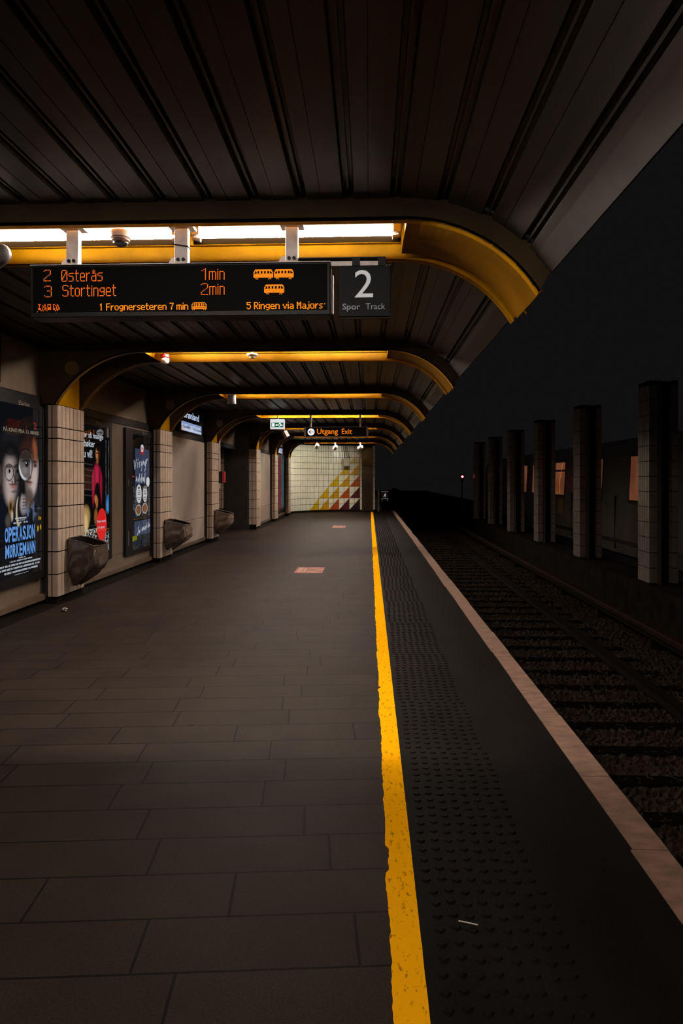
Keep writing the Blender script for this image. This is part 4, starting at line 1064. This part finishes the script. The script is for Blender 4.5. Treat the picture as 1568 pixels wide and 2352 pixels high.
bin_(-3.75, 8.28, 8.72, .775, .19, .36, 'dark bagged bin on the first column, below the red circle poster', BAG, 1)
bin_(-3.75, 12.28, 12.74, .765, .22, .40, 'bagged bin on the second column, before the white panel', BAG2, 2)
bin_(-3.75, 16.32, 16.78, .76, .18, .38, 'bagged bin on the third column, beside the dark passage', BAG2, 3)

# alarm box and conduit on the third column
al = thing('alarm_box', 'small red alarm box on the corner of the third column', 'alarm', (-3.72, 16.85, 1.4))
MB().box(-3.74, -3.60, 16.88, 16.97, 1.42, 1.69).obj('case', REDM, al, bevel=.012)
MB().box(-3.745, -3.66, 16.86, 16.90, 1.40, 1.70).obj('back_plate', BLACK, al)
MB().tube([(-3.725, 16.87, 1.70), (-3.725, 16.87, 3.0)], .016, 8).obj('conduit', GREYM, al)
MB().tube([(-3.725, 16.87, 1.40), (-3.725, 16.87, 1.28)], .014, 8).obj('conduit_stub', GREYM, al)

# ------------------------------------------------------------------ floor stickers, litter
def sticker(x0, x1, y0, y1, lab, rot):
    s = thing('floor_sticker', lab, 'sticker', ((x0+x1)/2, (y0+y1)/2, 0), 'red stickers on the platform floor')
    MB().box(x0, x1, y0, y1, 0.0002, .003).obj('sheet', STICK, s)
    w, h = x1-x0, y1-y0; P = lambda a, b_: (x0+w*a, y0+h*b_)
    strokes([[P(.50, .88), P(.56, .92), P(.60, .80), P(.54, .78)], [P(.62, .85), P(.80, .85)], [P(.52, .55), P(.82, .55)], [P(.82, .55), P(.97, .57)], [P(.52, .58), P(.62, .48), P(.72, .60)], [P(.50, .15), P(.58, .22), P(.66, .12)], [P(.68, .18), P(.82, .18)]], .045, 'F', .0036, STICKW, s, 'large_print')
    strokes([[P(.12+.0, q), P(.12, q+.09)] for q in (.15, .3, .5, .7, .8)]+[[P(.20, q), P(.20, q+.07)] for q in (.2, .4, .62, .78)]+[[P(.33, q), P(.33, q+.08)] for q in (.2, .36, .55, .7)], .03, 'F', .0036, STICKW, s, 'small_print')
sticker(-1.21, -.755, 10.88, 11.6, 'red floor sticker with pale print, nearer the camera', 0)
sticker(-1.165, -.75, 21.1, 22.1, 'red floor sticker farther away, close to the mural', 0)
mb = MB(); r = random.Random(5)
bm_ = bmesh.new(); bmesh.ops.create_icosphere(bm_, subdivisions=2, radius=.035)
vs = [(v_.co.x*r.uniform(.7, 1.3)-3.45, v_.co.y*r.uniform(.7, 1.2)+7.6, max(.002, v_.co.z*r.uniform(.5, 1.0)+.022)) for v_ in bm_.verts]; fs = [tuple(q.index for q in f.verts) for f in bm_.faces]; bm_.free()
tag(mb.add(vs, fs).obj('crumpled_wrapper', FOIL), 'tiny crumpled shiny wrapper on the floor below the film poster', 'litter')
tag(MB().tube([(.300, 2.312, .014), (.33, 2.300, .016), (.362, 2.293, .014)], .0022, 6).obj('plastic_straw', mat('straw', (.55, .5, .45), .4)), 'short pale straw lying on the tactile strip', 'litter')

# ------------------------------------------------------------------ platform end: gate sign, signal
ge = thing('warning_sign', 'no pedestrians sign on a post at the end of the platform', 'sign', (.41, 31.9, 0))
MB().box(.395, .455, 31.88, 31.94, 0, .99).obj('post', mat('post_paint', (.20, .15, .13), .5), ge)
MB().box(.53, .90, 31.86, 31.88, .47, .93).obj('plate', SIGNF, ge)
MB().box(.44, .56, 31.885, 31.90, .8, .84).box(.44, .56, 31.885, 31.90, .55, .59).obj('arm', DARK, ge)
strokes([[(.55+.05*i, .925), (.575+.05*i, .925)] for i in range(7)], .018, 'S', 31.857, LETG, ge, 'dashed_border')
disc('S', .72, .76, .12, .12, 31.857, mat('ring_red', (.20, .04, .04), .5), ge, 'ring', 28, .82)
strokes([[(.735, .80), (.715, .755), (.74, .715), (.755, .69)], [(.715, .755), (.69, .72), (.675, .69)], [(.735, .80), (.765, .765)], [(.73, .80), (.70, .775)]], .024, 'S', 31.8565, LETW, ge, 'walking_figure')
disc('S', .745, .825, .018, .018, 31.8565, LETW, ge, 'figure_head', 12)
strokes([[(.57, .60), (.88, .60)], [(.57, .585), (.60, .50)], [(.86, .59), (.82, .50)]], .012, 'S', 31.857, LETG, ge, 'caption_lines')
sg = thing('rail_signal', 'railway signal showing a small red light in the dark tunnel', 'signal', (4.78, 36, -1.1))
MB().tube([(4.86, 36.08, -1.1), (4.86, 36.08, 1.4)], .03).obj('mast', BLACK, sg)
MB().box(4.77, 4.955, 36.0, 36.12, 1.36, 1.78).obj('head', BLACK, sg, bevel=.02)
MB().tube([(4.863, 35.985, 1.64), (4.863, 35.955, 1.64)], .055, 20).obj('red_lens', REDL, sg)
MB().tube([(4.863, 35.985, 1.45), (4.863, 35.965, 1.45)], .06, 20).obj('dark_lens', TRAINK, sg)

# ------------------------------------------------------------------ tiled pillars between the tracks
PR = [-.36+.2735*i for i in range(14)]
PLB = ['nearest tiled pillar across the track, at the right edge', 'second tiled pillar across the track', 'third tiled pillar across the track', 'fourth tiled pillar across the track', 'fifth tiled pillar across the track', 'sixth tiled pillar across the track, near the red signal',
       'seventh tiled pillar across the track']
for i, k in enumerate(range(3, 9)):
    y0 = 12.42+PITCH*(k-3)*1.0; y1 = y0+.52
    p = thing('tiled_pillar', PLB[i], 'pillar', (5.25, y0, -.39), 'tiled pillars between the tracks')
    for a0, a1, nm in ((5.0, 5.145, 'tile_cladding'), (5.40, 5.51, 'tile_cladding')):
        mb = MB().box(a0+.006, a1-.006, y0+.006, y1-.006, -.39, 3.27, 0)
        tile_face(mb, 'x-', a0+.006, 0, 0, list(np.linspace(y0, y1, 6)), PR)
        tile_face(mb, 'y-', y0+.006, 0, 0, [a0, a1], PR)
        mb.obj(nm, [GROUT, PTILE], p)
    MB().box(5.15, 5.215, y0+.01, y1, -.39, 3.27).obj('steel_edge', mat('edge_steel', (.07, .055, .045), .5) if 'edge_steel' not in MATS else MATS['edge_steel'], p)
    MB().box(5.215, 5.395, y0+.12, y1-.02, -.39, 3.27).obj('steel_web', CONC, p)

# ------------------------------------------------------------------ train on the far track
tn = thing('metro_train', 'pale metro train with warm lit windows standing behind the tiled pillars', 'train', (7.5, 8, -1.1))
def tx(z): return 7.5+.045*max(0, z-.0)
secs = [(7.56, -.72), (7.50, -.36), (7.5, 0), (7.545, 1.0), (7.60, 2.2), (7.72, 2.55), (8.0, 2.75), (10.0, 2.75), (10.3, 2.2), (10.3, -.72)]
MB().prism(secs, 'y', 10.5, 45).obj('body', TRAIN, tn)
MB().prism([(7.485, -.42), (7.499, -.30), (7.52, -.30), (7.52, -.42)], 'y', 10.5, 45).obj('stripe', TRAINK, tn)
WIN = [(11.4, 15.2), (17.25, 20.16), (22.53, 25.0), (26.79, 28.15), (30.0, 32.0), (33.15, 34.2), (35.2, 37.6), (40, 43)]
def warm():
    m = bpy.data.materials.new('lit_train_window'); m.use_nodes = True
    nt = m.node_tree; nt.nodes.clear()
    o = nt.nodes.new('ShaderNodeOutputMaterial'); e = nt.nodes.new('ShaderNodeEmission')
    tc = nt.nodes.new('ShaderNodeTexCoord'); n_ = nt.nodes.new('ShaderNodeTexNoise'); n_.inputs['Scale'].default_value = .7; n_.inputs['Detail'].default_value = 1
    cr = nt.nodes.new('ShaderNodeValToRGB')
    cr.color_ramp.elements[0].position = .35; cr.color_ramp.elements[0].color = (.085, .026, .012, 1)
    cr.color_ramp.elements[1].position = .65; cr.color_ramp.elements[1].color = (.17, .062, .028, 1)
    nt.links.new(tc.outputs['Object'], n_.inputs['Vector']); nt.links.new(n_.outputs[0], cr.inputs[0]); nt.links.new(cr.outputs[0], e.inputs[0])
    e.inputs[1].default_value = 1.0
    nt.links.new(e.outputs[0], o.inputs[0])
    return m
WARM = warm()
POLE = emit('glowing_handrail', (.55, .12, .015), .75)
def wx(z): return 7.545+(z-1.0)*.0458
for i, (a, b_) in enumerate(WIN):
    z0, z1 = .90, 2.16
    fr = MB()
    for ya, yb, za, zb in ((a-.09, b_+.09, z0-.09, z0), (a-.09, b_+.09, z1, z1+.09), (a-.09, a, z0, z1), (b_, b_+.09, z0, z1)):
        fr.add([(wx(za)-.012, ya, za), (wx(za)-.012, yb, za), (wx(zb)-.012, yb, zb), (wx(zb)-.012, ya, zb), (wx(za)+.01, ya, za), (wx(za)+.01, yb, za), (wx(zb)+.01, yb, zb), (wx(zb)+.01, ya, zb)],
               [(0, 1, 2, 3), (4, 7, 6, 5), (0, 4, 5, 1), (1, 5, 6, 2), (2, 6, 7, 3), (3, 7, 4, 0)])
    w = fr.obj('window', TRAINK, tn)
    MB().add([(wx(z0)-.004, a, z0), (wx(z0)-.004, b_, z0), (wx(z1)-.004, b_, z1), (wx(z1)-.004, a, z1)], [(0, 1, 2, 3)]).obj('pane', WARM, w)
    if i in (2, 3, 1):
        yy = a+.35
        MB().tube([(wx(2.1)-.006, yy, 2.1), (wx(1.6)-.006, yy+.28, 1.6), (wx(1.3)-.006, yy+.34, 1.3), (wx(.95)-.006, yy+.3, .95)], .02, 6).obj('handrail', POLE, w)
    if i == 3: MB().box(wx(1.8)-.016, wx(1.8)+.01, a, b_, 1.80, 1.88).obj('transom', TRAINK, w)
MB().box(7.497, 7.53, 26.75, 27.5, .17, .72).obj('notice', mat('yellow_notice', (.16, .10, .02), .5), tn)
for yy in (21.2, 25.7, 29.0, 35.2):
    MB().box(7.495, 7.56, yy, yy+.06, -.6, 1.0).obj('door_edge', TRAINK, tn)
MB().box(7.9, 10.0, 11, 44.5, -1.1, -.72).obj('bogie_box', TRAINK, tn)
